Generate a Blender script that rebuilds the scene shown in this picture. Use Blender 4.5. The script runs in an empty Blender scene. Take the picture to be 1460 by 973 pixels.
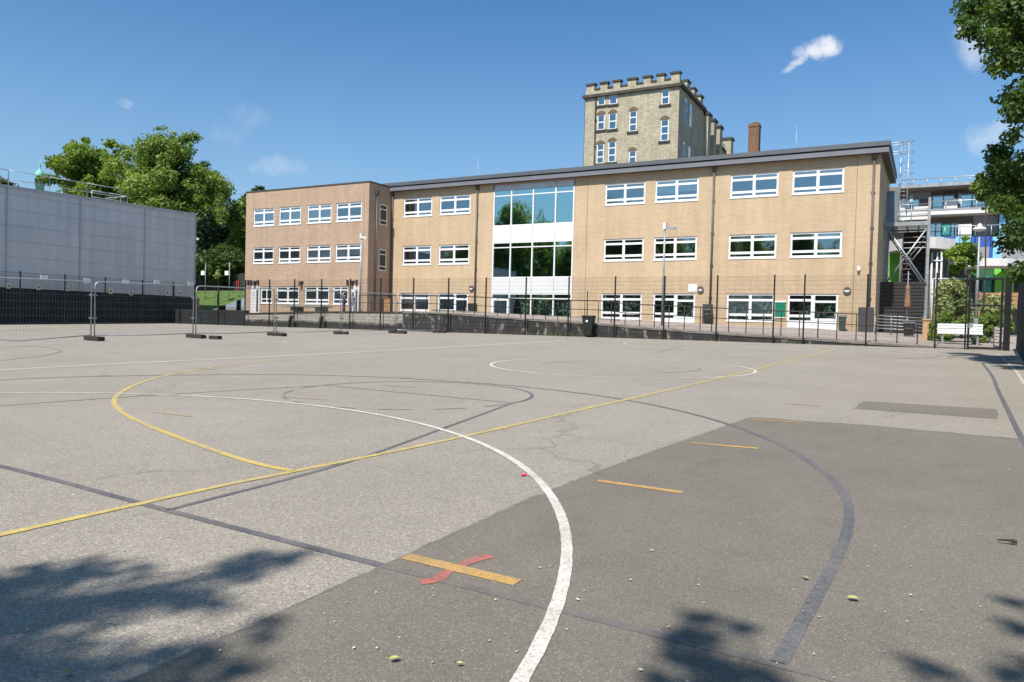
import bpy, bmesh, math, random
from mathutils import Vector, Matrix, noise
R = math.radians
sc = bpy.context.scene
COL = sc.collection
rng = random.Random(11)

# ------------------------------------------------------------------ camera model
W0, H0 = 1460.0, 973.0
F, YAW, PITCH, ROLL = 1053.6, -0.49585, -0.0225928, 0.0251572
EYE = Vector((0, 0, 1.237))
_d = Vector((math.sin(YAW)*math.cos(PITCH), math.cos(YAW)*math.cos(PITCH), math.sin(PITCH)))
_r = Vector((math.cos(YAW), -math.sin(YAW), 0)); _u = _r.cross(_d)
_r2 = _r*math.cos(ROLL) + _u*math.sin(ROLL); _u2 = -_r*math.sin(ROLL) + _u*math.cos(ROLL)
SLOPE = 0.0198

def ray(px, py):
    return _r2*((px-W0/2)/F) + _u2*(-(py-H0/2)/F) + _d
def aty(px, py, Y):                       # where a measured direction meets the plane y = Y
    v = ray(px, py); return EYE + v*(Y/v.y)
def atx(px, py, X):
    v = ray(px, py); return EYE + v*(X/v.x)
def gnd(px, py):                          # ... and the sloping playground
    v = ray(px, py); t = -EYE.z/(v.z - SLOPE*v.y); p = EYE + v*t; return p
def gz(y): return SLOPE*y

# ------------------------------------------------------------------ mesh helper
class MB:
    def __init__(s): s.v = []; s.f = []; s.m = []; s.sm = []
    def poly(s, pts, mat=0, smooth=False):
        n = len(s.v); s.v += [tuple(p) for p in pts]; s.f.append(tuple(range(n, n+len(pts)))); s.m.append(mat); s.sm.append(smooth)
    def box(s, x0, y0, z0, x1, y1, z1, mat=0):
        a = [(x0,y0,z0),(x1,y0,z0),(x1,y1,z0),(x0,y1,z0),(x0,y0,z1),(x1,y0,z1),(x1,y1,z1),(x0,y1,z1)]
        s.hexa(a, mat)
    def hexa(s, a, mat=0):
        n = len(s.v); s.v += [tuple(p) for p in a]
        for q in ((0,3,2,1),(4,5,6,7),(0,1,5,4),(1,2,6,5),(2,3,7,6),(3,0,4,7)):
            s.f.append(tuple(n+i for i in q)); s.m.append(mat); s.sm.append(False)
    def obox(s, c, ax, ay, az, mat=0):        # oriented box from centre and three half vectors
        c, ax, ay, az = map(Vector, (c, ax, ay, az))
        s.hexa([c-ax-ay-az, c+ax-ay-az, c+ax+ay-az, c-ax+ay-az, c-ax-ay+az, c+ax-ay+az, c+ax+ay+az, c-ax+ay+az], mat)
    def tube(s, pts, r, n=8, mat=0, smooth=True, caps=True):
        pts = [Vector(p) for p in pts]; rs = r if isinstance(r, (list, tuple)) else [r]*len(pts)
        rings = []; prev = None
        for i, p in enumerate(pts):
            t = (pts[min(i+1, len(pts)-1)] - pts[max(i-1, 0)]).normalized()
            if prev is None:
                a = t.cross(Vector((0,0,1)));  a = a if a.length > 1e-3 else t.cross(Vector((1,0,0)))
            else: a = prev - t*prev.dot(t)
            a.normalize(); prev = a; b = t.cross(a); base = len(s.v)
            for k in range(n):
                w = 2*math.pi*(k+.5)/n; s.v.append(tuple(p + (a*math.cos(w) + b*math.sin(w))*rs[i]))
            rings.append(base)
        for i in range(len(rings)-1):
            for k in range(n):
                k2 = (k+1) % n; s.f.append((rings[i]+k, rings[i]+k2, rings[i+1]+k2, rings[i+1]+k)); s.m.append(mat); s.sm.append(smooth and n > 4)
        if caps:
            s.f.append(tuple(rings[0]+k for k in reversed(range(n)))); s.m.append(mat); s.sm.append(False)
            s.f.append(tuple(rings[-1]+k for k in range(n))); s.m.append(mat); s.sm.append(False)
    def lathe(s, c, prof, n=20, mat=0):
        c = Vector(c); base = len(s.v)
        for r, z in prof:
            for k in range(n):
                w = 2*math.pi*k/n; s.v.append((c.x+r*math.cos(w), c.y+r*math.sin(w), c.z+z))
        for i in range(len(prof)-1):
            for k in range(n):
                k2 = (k+1) % n; s.f.append((base+i*n+k, base+i*n+k2, base+(i+1)*n+k2, base+(i+1)*n+k)); s.m.append(mat); s.sm.append(True)
        s.f.append(tuple(base+k for k in reversed(range(n)))); s.m.append(mat); s.sm.append(False)
        s.f.append(tuple(base+(len(prof)-1)*n+k for k in range(n))); s.m.append(mat); s.sm.append(False)
    def build(s, name, mats, parent=None, bevel=0):
        me = bpy.data.meshes.new(name); me.from_pydata(s.v, [], s.f)
        mats = mats if isinstance(mats, (list, tuple)) else [mats]
        for m in mats: me.materials.append(m)
        me.polygons.foreach_set('material_index', s.m); me.polygons.foreach_set('use_smooth', s.sm); me.update()
        o = bpy.data.objects.new(name, me); COL.objects.link(o)
        if parent: o.parent = parent; o.matrix_parent_inverse = Matrix.Translation(-parent.location) if parent.type == 'EMPTY' else Matrix()
        if bevel:
            b = o.modifiers.new('bevel', 'BEVEL'); b.width = bevel; b.segments = 2; b.limit_method = 'ANGLE'
        return o

def tag(o, label=None, cat=None, group=None, kind=None):
    if label: o['label'] = label
    if cat: o['category'] = cat
    if group: o['group'] = group
    if kind: o['kind'] = kind
    return o
def empty(name, loc, label, cat, group=None):
    o = bpy.data.objects.new(name, None); o.location = loc; COL.objects.link(o); o.empty_display_size = .2
    return tag(o, label, cat, group)
def copy_tree(o, parent=None):
    c = o.copy(); COL.objects.link(c)
    if parent: c.parent = parent
    for ch in list(o.children): copy_tree(ch, c)
    return c

# ------------------------------------------------------------------ materials
def new_mat(name):
    m = bpy.data.materials.new(name); m.use_nodes = True; nt = m.node_tree
    return m, nt, nt.nodes['Principled BSDF']
def N(nt, t, **kw):
    n = nt.nodes.new(t)
    for k, v in kw.items():
        if k.startswith('i_'): n.inputs[k[2:].replace('_', ' ')].default_value = v
        else: setattr(n, k, v)
    return n
def L(nt, a, b): nt.links.new(a, b)
def c4(c): return (c[0], c[1], c[2], 1)
def texco(nt, scale=None):
    tc = N(nt, 'ShaderNodeNewGeometry'); out = tc.outputs['Position']
    if scale:
        mp = N(nt, 'ShaderNodeMapping'); mp.inputs['Scale'].default_value = scale; L(nt, out, mp.inputs['Vector']); out = mp.outputs[0]
    return out
def noise_col(nt, vec, scale, c0, c1, detail=4, lo=.35, hi=.65, rough=.6):
    n = N(nt, 'ShaderNodeTexNoise'); n.inputs['Scale'].default_value = scale; n.inputs['Detail'].default_value = detail; n.inputs['Roughness'].default_value = rough
    L(nt, vec, n.inputs['Vector']); r = N(nt, 'ShaderNodeValToRGB')
    r.color_ramp.elements[0].position = lo; r.color_ramp.elements[1].position = hi
    r.color_ramp.elements[0].color = c4(c0); r.color_ramp.elements[1].color = c4(c1); L(nt, n.outputs['Fac'], r.inputs['Fac'])
    return r.outputs['Color'], n.outputs['Fac']
def mixc(nt, a, b, fac, mode='MIX'):
    m = N(nt, 'ShaderNodeMix', data_type='RGBA', blend_type=mode)
    for sock, v in ((m.inputs[6], a), (m.inputs[7], b)):
        if isinstance(v, (tuple, list)): sock.default_value = c4(v)
        else: L(nt, v, sock)
    if isinstance(fac, (int, float)): m.inputs[0].default_value = fac
    else: L(nt, fac, m.inputs[0])
    return m.outputs[2]
def bump(nt, bsdf, h, strength=.3, dist=.01):
    b = N(nt, 'ShaderNodeBump'); b.inputs['Strength'].default_value = strength; b.inputs['Distance'].default_value = dist
    L(nt, h, b.inputs['Height']); L(nt, b.outputs[0], bsdf.inputs['Normal'])

def mat_plain(name, col, rough=.6, metal=0., var=.12, scale=3., spec=.4, streak=False):
    m, nt, b = new_mat(name)
    v = texco(nt, (1, 1, .25) if streak else None)
    c, f = noise_col(nt, v, scale, [x*(1-var) for x in col], [min(1, x*(1+var*.6)) for x in col], 5)
    L(nt, c, b.inputs['Base Color']); b.inputs['Roughness'].default_value = rough; b.inputs['Metallic'].default_value = metal
    b.inputs['Specular IOR Level'].default_value = spec
    return m
def mat_asphalt(name, base, spread, gscale, patch, bstr, fine=.16, stones=.5):
    m, nt, b = new_mat(name); p = texco(nt)
    vo = N(nt, 'ShaderNodeTexVoronoi'); vo.inputs['Scale'].default_value = gscale; L(nt, p, vo.inputs['Vector'])
    sep = N(nt, 'ShaderNodeSeparateColor'); L(nt, vo.outputs['Color'], sep.inputs[0])
    r = N(nt, 'ShaderNodeValToRGB'); e = r.color_ramp.elements
    e[0].position = 0; e[0].color = c4([x*(1-spread) for x in base]); e[1].position = .9; e[1].color = c4([x*(1+spread*.6) for x in base])
    e2 = e.new(.965); e2.color = c4([x*(1+spread*.6+stones) for x in base])          # pale stones among the grey ones
    L(nt, sep.outputs[0], r.inputs['Fac'])
    big, _ = noise_col(nt, p, .33, (1-patch,)*3, (1+patch*.5,)*3, 6, .3, .7)
    mid, _ = noise_col(nt, p, 2.7, (1-patch*.7,)*3, (1.04,)*3, 6, .3, .7, .7)
    fn, ff = noise_col(nt, p, 60, (1-fine,)*3, (1+fine*.5,)*3, 3, .3, .7)
    c = mixc(nt, r.outputs[0], big, 1, 'MULTIPLY'); c = mixc(nt, c, mid, 1, 'MULTIPLY'); c = mixc(nt, c, fn, 1, 'MULTIPLY')
    st, _ = noise_col(nt, texco(nt, (1.3, .45, 1)), 1.0, (0,)*3, (1,)*3, 7, .62, .76)       # old stains
    c = mixc(nt, c, [x*.66 for x in base], N_mul(nt, st, .5))
    sp, _ = noise_col(nt, p, 5.5, (0,)*3, (1,)*3, 2, .76, .80)                             # small dark spots
    c = mixc(nt, c, [x*.45 for x in base], N_mul(nt, sp, .5))
    cv = N(nt, 'ShaderNodeTexVoronoi', feature='DISTANCE_TO_EDGE'); cv.inputs['Scale'].default_value = .42
    wn = N(nt, 'ShaderNodeTexNoise'); wn.inputs['Scale'].default_value = 1.6; wn.inputs['Detail'].default_value = 6; L(nt, p, wn.inputs['Vector'])
    wv = mixc(nt, p, wn.outputs['Color'], .45); L(nt, wv, cv.inputs['Vector'])
    cr = N(nt, 'ShaderNodeMapRange'); cr.inputs['From Min'].default_value = .0; cr.inputs['From Max'].default_value = .006; cr.inputs['To Min'].default_value = 1; cr.inputs['To Max'].default_value = 0; L(nt, cv.outputs['Distance'], cr.inputs['Value'])
    ck, _ = noise_col(nt, p, .45, (0,)*3, (1,)*3, 2, .52, .6)
    cm = N(nt, 'ShaderNodeMath', operation='MULTIPLY'); L(nt, cr.outputs[0], cm.inputs[0]); L(nt, ck, cm.inputs[1])
    c = mixc(nt, c, [x*.4 for x in base], N_mul(nt, cm.outputs[0], .55))
    L(nt, c, b.inputs['Base Color']); b.inputs['Roughness'].default_value = .86; b.inputs['Specular IOR Level'].default_value = .3
    hh = N(nt, 'ShaderNodeMath', operation='ADD'); L(nt, sep.outputs[1], hh.inputs[0]); L(nt, ff, hh.inputs[1])
    bump(nt, b, hh.outputs[0], bstr, .0034)
    return m
def N_mul(nt, sock, k):
    m = N(nt, 'ShaderNodeMath', operation='MULTIPLY'); L(nt, sock, m.inputs[0]); m.inputs[1].default_value = k; return m.outputs[0]
def mat_paint(name, col, under, wear=.5, lo=.42, hi=.62):
    m, nt, b = new_mat(name); p = texco(nt)
    n1 = N(nt, 'ShaderNodeTexNoise'); n1.inputs['Scale'].default_value = 55; n1.inputs['Detail'].default_value = 4; n1.inputs['Roughness'].default_value = .75; L(nt, p, n1.inputs['Vector'])
    n2 = N(nt, 'ShaderNodeTexNoise'); n2.inputs['Scale'].default_value = 1.7; n2.inputs['Detail'].default_value = 4; L(nt, p, n2.inputs['Vector'])
    a = N(nt, 'ShaderNodeMath', operation='MULTIPLY_ADD'); L(nt, n2.outputs[0], a.inputs[0]); a.inputs[1].default_value = .55; L(nt, n1.outputs[0], a.inputs[2])
    mr = N(nt, 'ShaderNodeMapRange'); mr.inputs['From Min'].default_value = lo+.275; mr.inputs['From Max'].default_value = hi+.275
    mr.inputs['To Min'].default_value = 0; mr.inputs['To Max'].default_value = wear; L(nt, a.outputs[0], mr.inputs['Value'])
    c = mixc(nt, col, under, mr.outputs[0])
    vo = N(nt, 'ShaderNodeTexVoronoi'); vo.inputs['Scale'].default_value = 112; L(nt, p, vo.inputs['Vector']); vs = N(nt, 'ShaderNodeSeparateColor'); L(nt, vo.outputs['Color'], vs.inputs[0])
    pk = N(nt, 'ShaderNodeMapRange'); pk.inputs['From Min'].default_value = .72; pk.inputs['From Max'].default_value = .86; pk.inputs['To Max'].default_value = min(.85, wear*.8); L(nt, vs.outputs[0], pk.inputs['Value'])
    c = mixc(nt, c, [x*.9 for x in under], pk.outputs[0])
    d, ff = noise_col(nt, p, 9, (.82,)*3, (1.05,)*3, 5)
    c = mixc(nt, c, d, 1, 'MULTIPLY')
    L(nt, c, b.inputs['Base Color']); b.inputs['Roughness'].default_value = .75; bump(nt, b, n1.outputs[0], .35, .004)
    return m
def mat_brick(name, c1, c2, mortar, stain=.14, bw=.225, bh=.075):
    m, nt, b = new_mat(name); g = N(nt, 'ShaderNodeNewGeometry'); s = N(nt, 'ShaderNodeSeparateXYZ'); L(nt, g.outputs['Position'], s.inputs[0])
    ad = N(nt, 'ShaderNodeMath', operation='ADD'); L(nt, s.outputs[0], ad.inputs[0]); L(nt, s.outputs[1], ad.inputs[1])
    cb = N(nt, 'ShaderNodeCombineXYZ'); L(nt, ad.outputs[0], cb.inputs[0]); L(nt, s.outputs[2], cb.inputs[1])
    br = N(nt, 'ShaderNodeTexBrick'); br.inputs['Scale'].default_value = 1; br.inputs['Brick Width'].default_value = bw; br.inputs['Row Height'].default_value = bh
    br.inputs['Mortar Size'].default_value = .009; br.inputs['Color1'].default_value = c4(c1); br.inputs['Color2'].default_value = c4(c2); br.inputs['Mortar'].default_value = c4(mortar)
    L(nt, cb.outputs[0], br.inputs['Vector'])
    big, _ = noise_col(nt, g.outputs['Position'], .5, (1-stain,)*3, (1.05,)*3, 6, .3, .7)
    mp = N(nt, 'ShaderNodeMapping'); mp.inputs['Scale'].default_value = (1.2, 1.2, 9); L(nt, g.outputs['Position'], mp.inputs['Vector'])
    row, _ = noise_col(nt, mp.outputs[0], 1.5, (1-stain*.8,)*3, (1.06,)*3, 5, .3, .7)
    mp2 = N(nt, 'ShaderNodeMapping'); mp2.inputs['Scale'].default_value = (3, 3, .18); L(nt, g.outputs['Position'], mp2.inputs['Vector'])
    drip, _ = noise_col(nt, mp2.outputs[0], 1.2, (1-stain*.9,)*3, (1.03,)*3, 5, .3, .6)
    c = mixc(nt, br.outputs['Color'], big, 1, 'MULTIPLY'); c = mixc(nt, c, row, 1, 'MULTIPLY'); c = mixc(nt, c, drip, 1, 'MULTIPLY')
    L(nt, c, b.inputs['Base Color']); b.inputs['Roughness'].default_value = .85; b.inputs['Specular IOR Level'].default_value = .2
    bump(nt, b, br.outputs['Fac'], -.25, .006)
    return m
def mat_glass(name, tint=(.8, .95, .92), refl=.30, gt=(.80, .93, 1)):
    m, nt, b = new_mat(name); nt.nodes.remove(b); out = nt.nodes['Material Output']
    tr = N(nt, 'ShaderNodeBsdfTransparent'); tr.inputs[0].default_value = c4(tint)
    gl = N(nt, 'ShaderNodeBsdfGlossy'); gl.inputs['Color'].default_value = c4(gt); gl.inputs['Roughness'].default_value = .015
    n = N(nt, 'ShaderNodeTexNoise'); n.inputs['Scale'].default_value = .9; n.inputs['Detail'].default_value = 1; L(nt, texco(nt), n.inputs['Vector'])
    bp = N(nt, 'ShaderNodeBump'); bp.inputs['Strength'].default_value = .09; bp.inputs['Distance'].default_value = .05; L(nt, n.outputs[0], bp.inputs['Height']); L(nt, bp.outputs[0], gl.inputs['Normal'])
    fr = N(nt, 'ShaderNodeLayerWeight'); fr.inputs['Blend'].default_value = .25
    ma = N(nt, 'ShaderNodeMath', operation='MULTIPLY_ADD'); L(nt, fr.outputs['Fresnel'], ma.inputs[0]); ma.inputs[1].default_value = .7; ma.inputs[2].default_value = refl
    mi = N(nt, 'ShaderNodeMixShader'); L(nt, ma.outputs[0], mi.inputs[0]); L(nt, tr.outputs[0], mi.inputs[1]); L(nt, gl.outputs[0], mi.inputs[2]); L(nt, mi.outputs[0], out.inputs[0])
    return m
def mat_leaf(name, dark, light, trans=.35):
    m, nt, b = new_mat(name); out = nt.nodes['Material Output']
    at = N(nt, 'ShaderNodeAttribute', attribute_name='tone')
    r = N(nt, 'ShaderNodeValToRGB'); e = r.color_ramp.elements; e[0].color = c4(dark); e[1].color = c4(light); e[0].position = .05; e[1].position = .95
    L(nt, at.outputs['Fac'], r.inputs[0]); L(nt, r.outputs[0], b.inputs['Base Color']); b.inputs['Roughness'].default_value = .5; b.inputs['Specular IOR Level'].default_value = .35
    t = N(nt, 'ShaderNodeBsdfTranslucent'); hs = mixc(nt, r.outputs[0], (1.25, 1.3, .5), 1, 'MULTIPLY'); L(nt, hs, t.inputs[0])
    mi = N(nt, 'ShaderNodeMixShader'); mi.inputs[0].default_value = trans; L(nt, b.outputs[0], mi.inputs[1]); L(nt, t.outputs[0], mi.inputs[2]); L(nt, mi.outputs[0], out.inputs[0])
    return m
def mat_wallstain(name, base, dark, zlo, zhi):     # plaster whose foot is damp and blackened
    m, nt, b = new_mat(name); g = N(nt, 'ShaderNodeNewGeometry'); s = N(nt, 'ShaderNodeSeparateXYZ'); L(nt, g.outputs['Position'], s.inputs[0])
    n = N(nt, 'ShaderNodeTexNoise'); n.inputs['Scale'].default_value = 1.1; n.inputs['Detail'].default_value = 7; n.inputs['Roughness'].default_value = .7; L(nt, g.outputs['Position'], n.inputs['Vector'])
    a = N(nt, 'ShaderNodeMath', operation='MULTIPLY_ADD'); L(nt, n.outputs[0], a.inputs[0]); a.inputs[1].default_value = -.7; L(nt, s.outputs[2], a.inputs[2])
    mr = N(nt, 'ShaderNodeMapRange'); mr.inputs['From Min'].default_value = zlo-.35; mr.inputs['From Max'].default_value = zhi-.35; L(nt, a.outputs[0], mr.inputs['Value'])
    c = mixc(nt, dark, base, mr.outputs[0]); d, _ = noise_col(nt, g.outputs['Position'], 5, (.75,)*3, (1.1,)*3, 6); c = mixc(nt, c, d, 1, 'MULTIPLY')
    L(nt, c, b.inputs['Base Color']); b.inputs['Roughness'].default_value = .9; bump(nt, b, n.outputs[0], .4, .02)
    return m
def mat_blackwall(name):
    m, nt, b = new_mat(name); p = texco(nt)
    c, f = noise_col(nt, p, 2.2, (.018, .017, .016), (.05, .047, .043), 7, .3, .7)
    pe, pf = noise_col(nt, texco(nt, (1, 1, .5)), 3.2, (0,)*3, (1,)*3, 8, .555, .62, .75)
    c = mixc(nt, c, (.24, .22, .20), pe)
    L(nt, c, b.inputs['Base Color']); b.inputs['Roughness'].default_value = .8; bump(nt, b, f, .5, .02)
    return m

M = dict(
 asphalt=mat_asphalt('old_asphalt', (.268, .240, .200), .29, 120, .10, .42, .15, .32),
 tarmac=mat_asphalt('newer_tarmac', (.159, .141, .116), .22, 190, .13, .22, .10, .5),
 paving=mat_plain('terrace_paving', (.30, .25, .215), .9, 0, .22, 1.6),
 soil=mat_plain('far_ground', (.16, .15, .11), .95, 0, .3, .3),
 lawn=mat_plain('grass', (.085, .14, .03), .9, 0, .35, 2.),
 yellow=mat_paint('yellow_paint', (.52, .385, .075), (.26, .235, .20), .7, .40, .66),
 orange=mat_paint('amber_paint', (.60, .33, .06), (.175, .155, .125), .6, .36, .6),
 amber_faint=mat_paint('faded_amber_paint', (.38, .28, .135), (.26, .235, .20), .75, .3, .6),
 white=mat_paint('white_paint', (.60, .57, .51), (.26, .235, .20), .6, .44, .68),
 white_faint=mat_paint('faded_white_paint', (.50, .475, .43), (.27, .24, .205), .6, .36, .68),
 white_band=mat_paint('worn_pale_band', (.40, .375, .33), (.27, .245, .205), .7, .34, .66),
 blue=mat_paint('blue_paint', (.078, .078, .092), (.19, .172, .146), .6, .40, .66),
 blue_faint=mat_paint('faded_blue_paint', (.125, .118, .118), (.26, .235, .20), .6, .36, .68),
 blue_tarmac=mat_paint('worn_blue_paint_on_tarmac', (.105, .10, .10), (.156, .141, .118), .85, .32, .58),
 red=mat_paint('red_spray_paint', (.52, .10, .075), (.16, .141, .115), .75, .36, .64),
 brick=mat_brick('buff_brick', (.505, .37, .235), (.46, .332, .205), (.47, .37, .26), .09),
 brick2=mat_brick('pinkish_brick', (.45, .312, .215), (.395, .268, .18), (.41, .31, .24), .12),
 stock=mat_brick('old_stock_brick', (.53, .465, .335), (.34, .295, .205), (.40, .365, .28), .20, .26, .09),
 redbrick=mat_brick('red_stock_brick', (.26, .125, .07), (.19, .10, .06), (.22, .17, .13), .25),
 stone=mat_plain('weathered_stone', (.22, .18, .125), .9, 0, .3, 2),
 darkstone=mat_plain('sooty_stone', (.07, .06, .05), .9, 0, .3, 2),
 upvc=mat_plain('white_frame', (.72, .72, .71), .35, 0, .05, 2),
 panelw=mat_plain('white_panel', (.63, .63, .63), .4, 0, .04, .6),
 metalroof=mat_plain('grey_roof_metal', (.115, .12, .13), .5, .3, .1, .8),
 fascia=mat_plain('grey_fascia', (.17, .17, .185), .5, .1, .08, .8),
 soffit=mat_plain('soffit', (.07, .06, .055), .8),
 glass=mat_glass('window_glass', (.86, .93, .91), .31),
 cglass=mat_glass('tinted_curtain_glass', (.30, .42, .42), .56, gt=(.70, .95, .94)),
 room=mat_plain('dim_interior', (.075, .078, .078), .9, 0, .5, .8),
 blind=mat_plain('roller_blind', (.66, .66, .62), .8, 0, .05, 1),
 pipe=mat_plain('brown_grey_pipe', (.10, .085, .08), .5),
 black=mat_plain('black_coated_steel', (.012, .013, .014), .45, 0, .2, 4),
 galv=mat_plain('galvanised_steel', (.42, .44, .45), .45, .55, .2, 6),
 galvdull=mat_plain('dull_galvanised_steel', (.30, .32, .325), .55, .4, .2, 3),
 rubber=mat_plain('black_rubber', (.032, .030, .027), .85, 0, .35, 6),
 cladding=None, plinth=mat_plain('shed_dark_plinth', (.024, .025, .028), .8, 0, .3, 1.),
 sign=mat_plain('white_sign', (.78, .78, .78), .5, 0, .04), beige=mat_plain('beige_plate', (.80, .72, .52), .6),
 plaster=mat_wallstain('stained_plaster', (.38, .35, .30), (.035, .032, .028), 1.02, 1.2),
 blackwall=mat_blackwall('black_painted_wall'), coping=mat_plain('coping', (.22, .195, .17), .9, 0, .3, 2.5),
 darkcoping=mat_plain('dark_coping', (.06, .055, .05), .9, 0, .3, 2.5),
 green=mat_plain('green_board', (.0, .16, .10), .5), bin=mat_plain('dark_bin_plastic', (.018, .022, .02), .5, 0, .3, 5),
 binlid=mat_plain('green_bin', (.035, .06, .045), .5), peach=mat_plain('peach_brick', (.50, .30, .17), .85, 0, .15, 6),
 bark=mat_plain('bark', (.09, .07, .05), .95, 0, .4, 6, .2, True),
 parasolc=mat_plain('brown_canvas', (.26, .15, .09), .9, 0, .2, 6), copper=mat_plain('verdigris_copper', (.20, .48, .35), .7, 0, .15, 1.),
 skin=mat_plain('skin', (.42, .26, .18), .6), hair=mat_plain('dark_hair', (.012, .01, .0034), .6),
 cloth_dark=mat_plain('dark_purple_cloth', (.06, .05, .075), .9), cloth_grey=mat_plain('grey_blue_cloth', (.21, .22, .26), .9), cloth_white=mat_plain('pale_shirt', (.55, .55, .56), .9),
 petal=mat_plain('pale_petals', (.55, .50, .36), .9, 0, .3, 30), leafdry=mat_plain('fallen_leaf_yellow_green', (.42, .42, .12), .7, 0, .3, 30), leafgrn=mat_plain('fallen_leaf_green', (.20, .28, .07), .7, 0, .3, 30),
 pink=mat_plain('pink_plastic', (.75, .08, .16), .5), twig=mat_plain('dry_twig', (.045, .037, .028), .9),
 slat=mat_plain('dark_slats', (.035, .032, .03), .8), wood=mat_plain('fence_wood', (.36, .20, .10), .85, 0, .2, 3, .3), greywood=mat_plain('grey_crate_wood', (.40, .36, .32), .85, 0, .25, 5),
 lightwall=mat_plain('pale_render', (.62, .60, .58), .8, 0, .06), browncl=mat_plain('brown_cladding', (.21, .165, .135), .8, 0, .15, 1), greycl=mat_plain('grey_cladding', (.26, .26, .275), .7),
 bluec=mat_plain('blue_panel', (.03, .09, .34), .5), skyblue=mat_plain('light_blue_panel', (.22, .52, .80), .5), teal=mat_plain('teal_panel', (.02, .24, .22), .5),
 lime=mat_plain('lime_green_panel', (.16, .55, .06), .5), darkgreen=mat_plain('dark_green_panel', (.03, .12, .05), .5),
 redp=mat_plain('red_paint', (.45, .04, .03), .6), lampglass=mat_plain('opal_diffuser', (.62, .62, .58), .4),
 screen=mat_plain('frosted_screen', (.14, .19, .22), .25), rubble=mat_plain('rubble', (.34, .27, .20), .9, 0, .35, 3),
)
def mat_clad():
    m, nt, b = new_mat('grey_shed_cladding'); p = texco(nt)
    c, f = noise_col(nt, p, .35, (.48, .49, .505), (.57, .58, .595), 4, .3, .7)
    mp = N(nt, 'ShaderNodeMapping'); mp.inputs['Scale'].default_value = (1, 1, .06); L(nt, p, mp.inputs['Vector'])
    d, _ = noise_col(nt, mp.outputs[0], 2.3, (.9,)*3, (1.03,)*3, 4)
    c = mixc(nt, c, d, 1, 'MULTIPLY'); L(nt, c, b.inputs['Base Color']); b.inputs['Roughness'].default_value = .5; b.inputs['Metallic'].default_value = .1
    return m
M['cladding'] = mat_clad()
LEAF = dict(
 lime=mat_leaf('bright_foliage', (.065, .125, .015), (.29, .385, .065), .45),
 mid=mat_leaf('mid_foliage', (.07, .13, .02), (.30, .38, .09), .45),
 dark=mat_leaf('dark_foliage', (.025, .055, .012), (.11, .18, .04), .4),
 conifer=mat_leaf('conifer_foliage', (.022, .052, .024), (.09, .14, .06), .2),
 pale=mat_leaf('variegated_foliage', (.10, .15, .04), (.46, .48, .22), .35),
 back=mat_leaf('behind_foliage', (.085, .15, .04), (.30, .40, .12), .5),
)

# ------------------------------------------------------------------ world, sun, camera
SUN_EL, SUN_AZ = R(55), R(3)          # sun behind the camera, a little to its left
sdir = Vector((-math.sin(SUN_AZ)*math.cos(SUN_EL), -math.cos(SUN_AZ)*math.cos(SUN_EL), math.sin(SUN_EL)))
wd = bpy.data.worlds.new('World'); sc.world = wd; wd.use_nodes = True; nt = wd.node_tree
bg = nt.nodes['Background']; bg.inputs[1].default_value = .077
sky = N(nt, 'ShaderNodeTexSky', sky_type='NISHITA'); sky.sun_disc = False; sky.sun_elevation = SUN_EL
sky.sun_rotation = math.atan2(sdir.x, sdir.y); sky.altitude = 50; sky.air_density = 1.15; sky.dust_density = 1.7; sky.ozone_density = 2.2
tc = N(nt, 'ShaderNodeTexCoord')
def cloud(d, sx, sy, ang, dens, nscale, thr, seed):
    """a small fair-weather cloud in the sky round the direction d: soft ellipse times noise"""
    d = Vector(d).normalized(); e = d.cross(Vector((0, 0, 1))).normalized(); u = e.cross(d)
    e2 = e*math.cos(ang) + u*math.sin(ang); u2 = -e*math.sin(ang) + u*math.cos(ang)
    def dot(v):
        n = N(nt, 'ShaderNodeVectorMath', operation='DOT_PRODUCT'); L(nt, tc.outputs['Generated'], n.inputs[0]); n.inputs[1].default_value = v; return n.outputs['Value']
    def mth(op, a, b=None, c=None):
        n = N(nt, 'ShaderNodeMath', operation=op)
        for i, q in enumerate((a, b, c)):
            if q is None: continue
            if isinstance(q, (int, float)): n.inputs[i].default_value = q
            else: L(nt, q, n.inputs[i])
        return n.outputs[0]
    a = mth('DIVIDE', dot(e2), sx); b = mth('DIVIDE', dot(u2), sy)
    rr = mth('ADD', mth('MULTIPLY', a, a), mth('MULTIPLY', b, b)); front = mth('GREATER_THAN', dot(d), .5)
    n = N(nt, 'ShaderNodeTexNoise'); n.inputs['Scale'].default_value = nscale; n.inputs['Detail'].default_value = 6; n.inputs['Roughness'].default_value = .6
    mp = N(nt, 'ShaderNodeMapping'); mp.inputs['Location'].default_value = (seed, seed*.7, seed*.3); L(nt, tc.outputs['Generated'], mp.inputs['Vector']); L(nt, mp.outputs[0], n.inputs['Vector'])
    k = mth('SUBTRACT', mth('SUBTRACT', mth('MULTIPLY', n.outputs[0], 2.6), rr), thr)
    mr = N(nt, 'ShaderNodeMapRange', interpolation_type='SMOOTHSTEP'); mr.inputs['From Min'].default_value = 0; mr.inputs['From Max'].default_value = .9; mr.inputs['To Max'].default_value = dens; L(nt, k, mr.inputs['Value'])
    return mth('MULTIPLY', mr.outputs[0], front)
cl = [cloud(ray(1166, 68), .030, .017, .0, .9, 30, .35, 0.), cloud(ray(1135, 90), .026, .008, .55, .7, 40, .7, 2.),
      cloud(ray(1392, 55), .030, .045, .2, .45, 18, .6, 5.), cloud(ray(1420, 190), .05, .03, .2, .4, 18, .75, 3.),
      cloud(ray(400, 236), .05, .022, .1, .18, 30, .8, 7.), cloud(ray(180, 148), .012, .010, .1, .35, 60, .8, 9.), cloud(ray(340, 180), .06, .035, .4, .16, 22, .9, 4.)]
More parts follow.
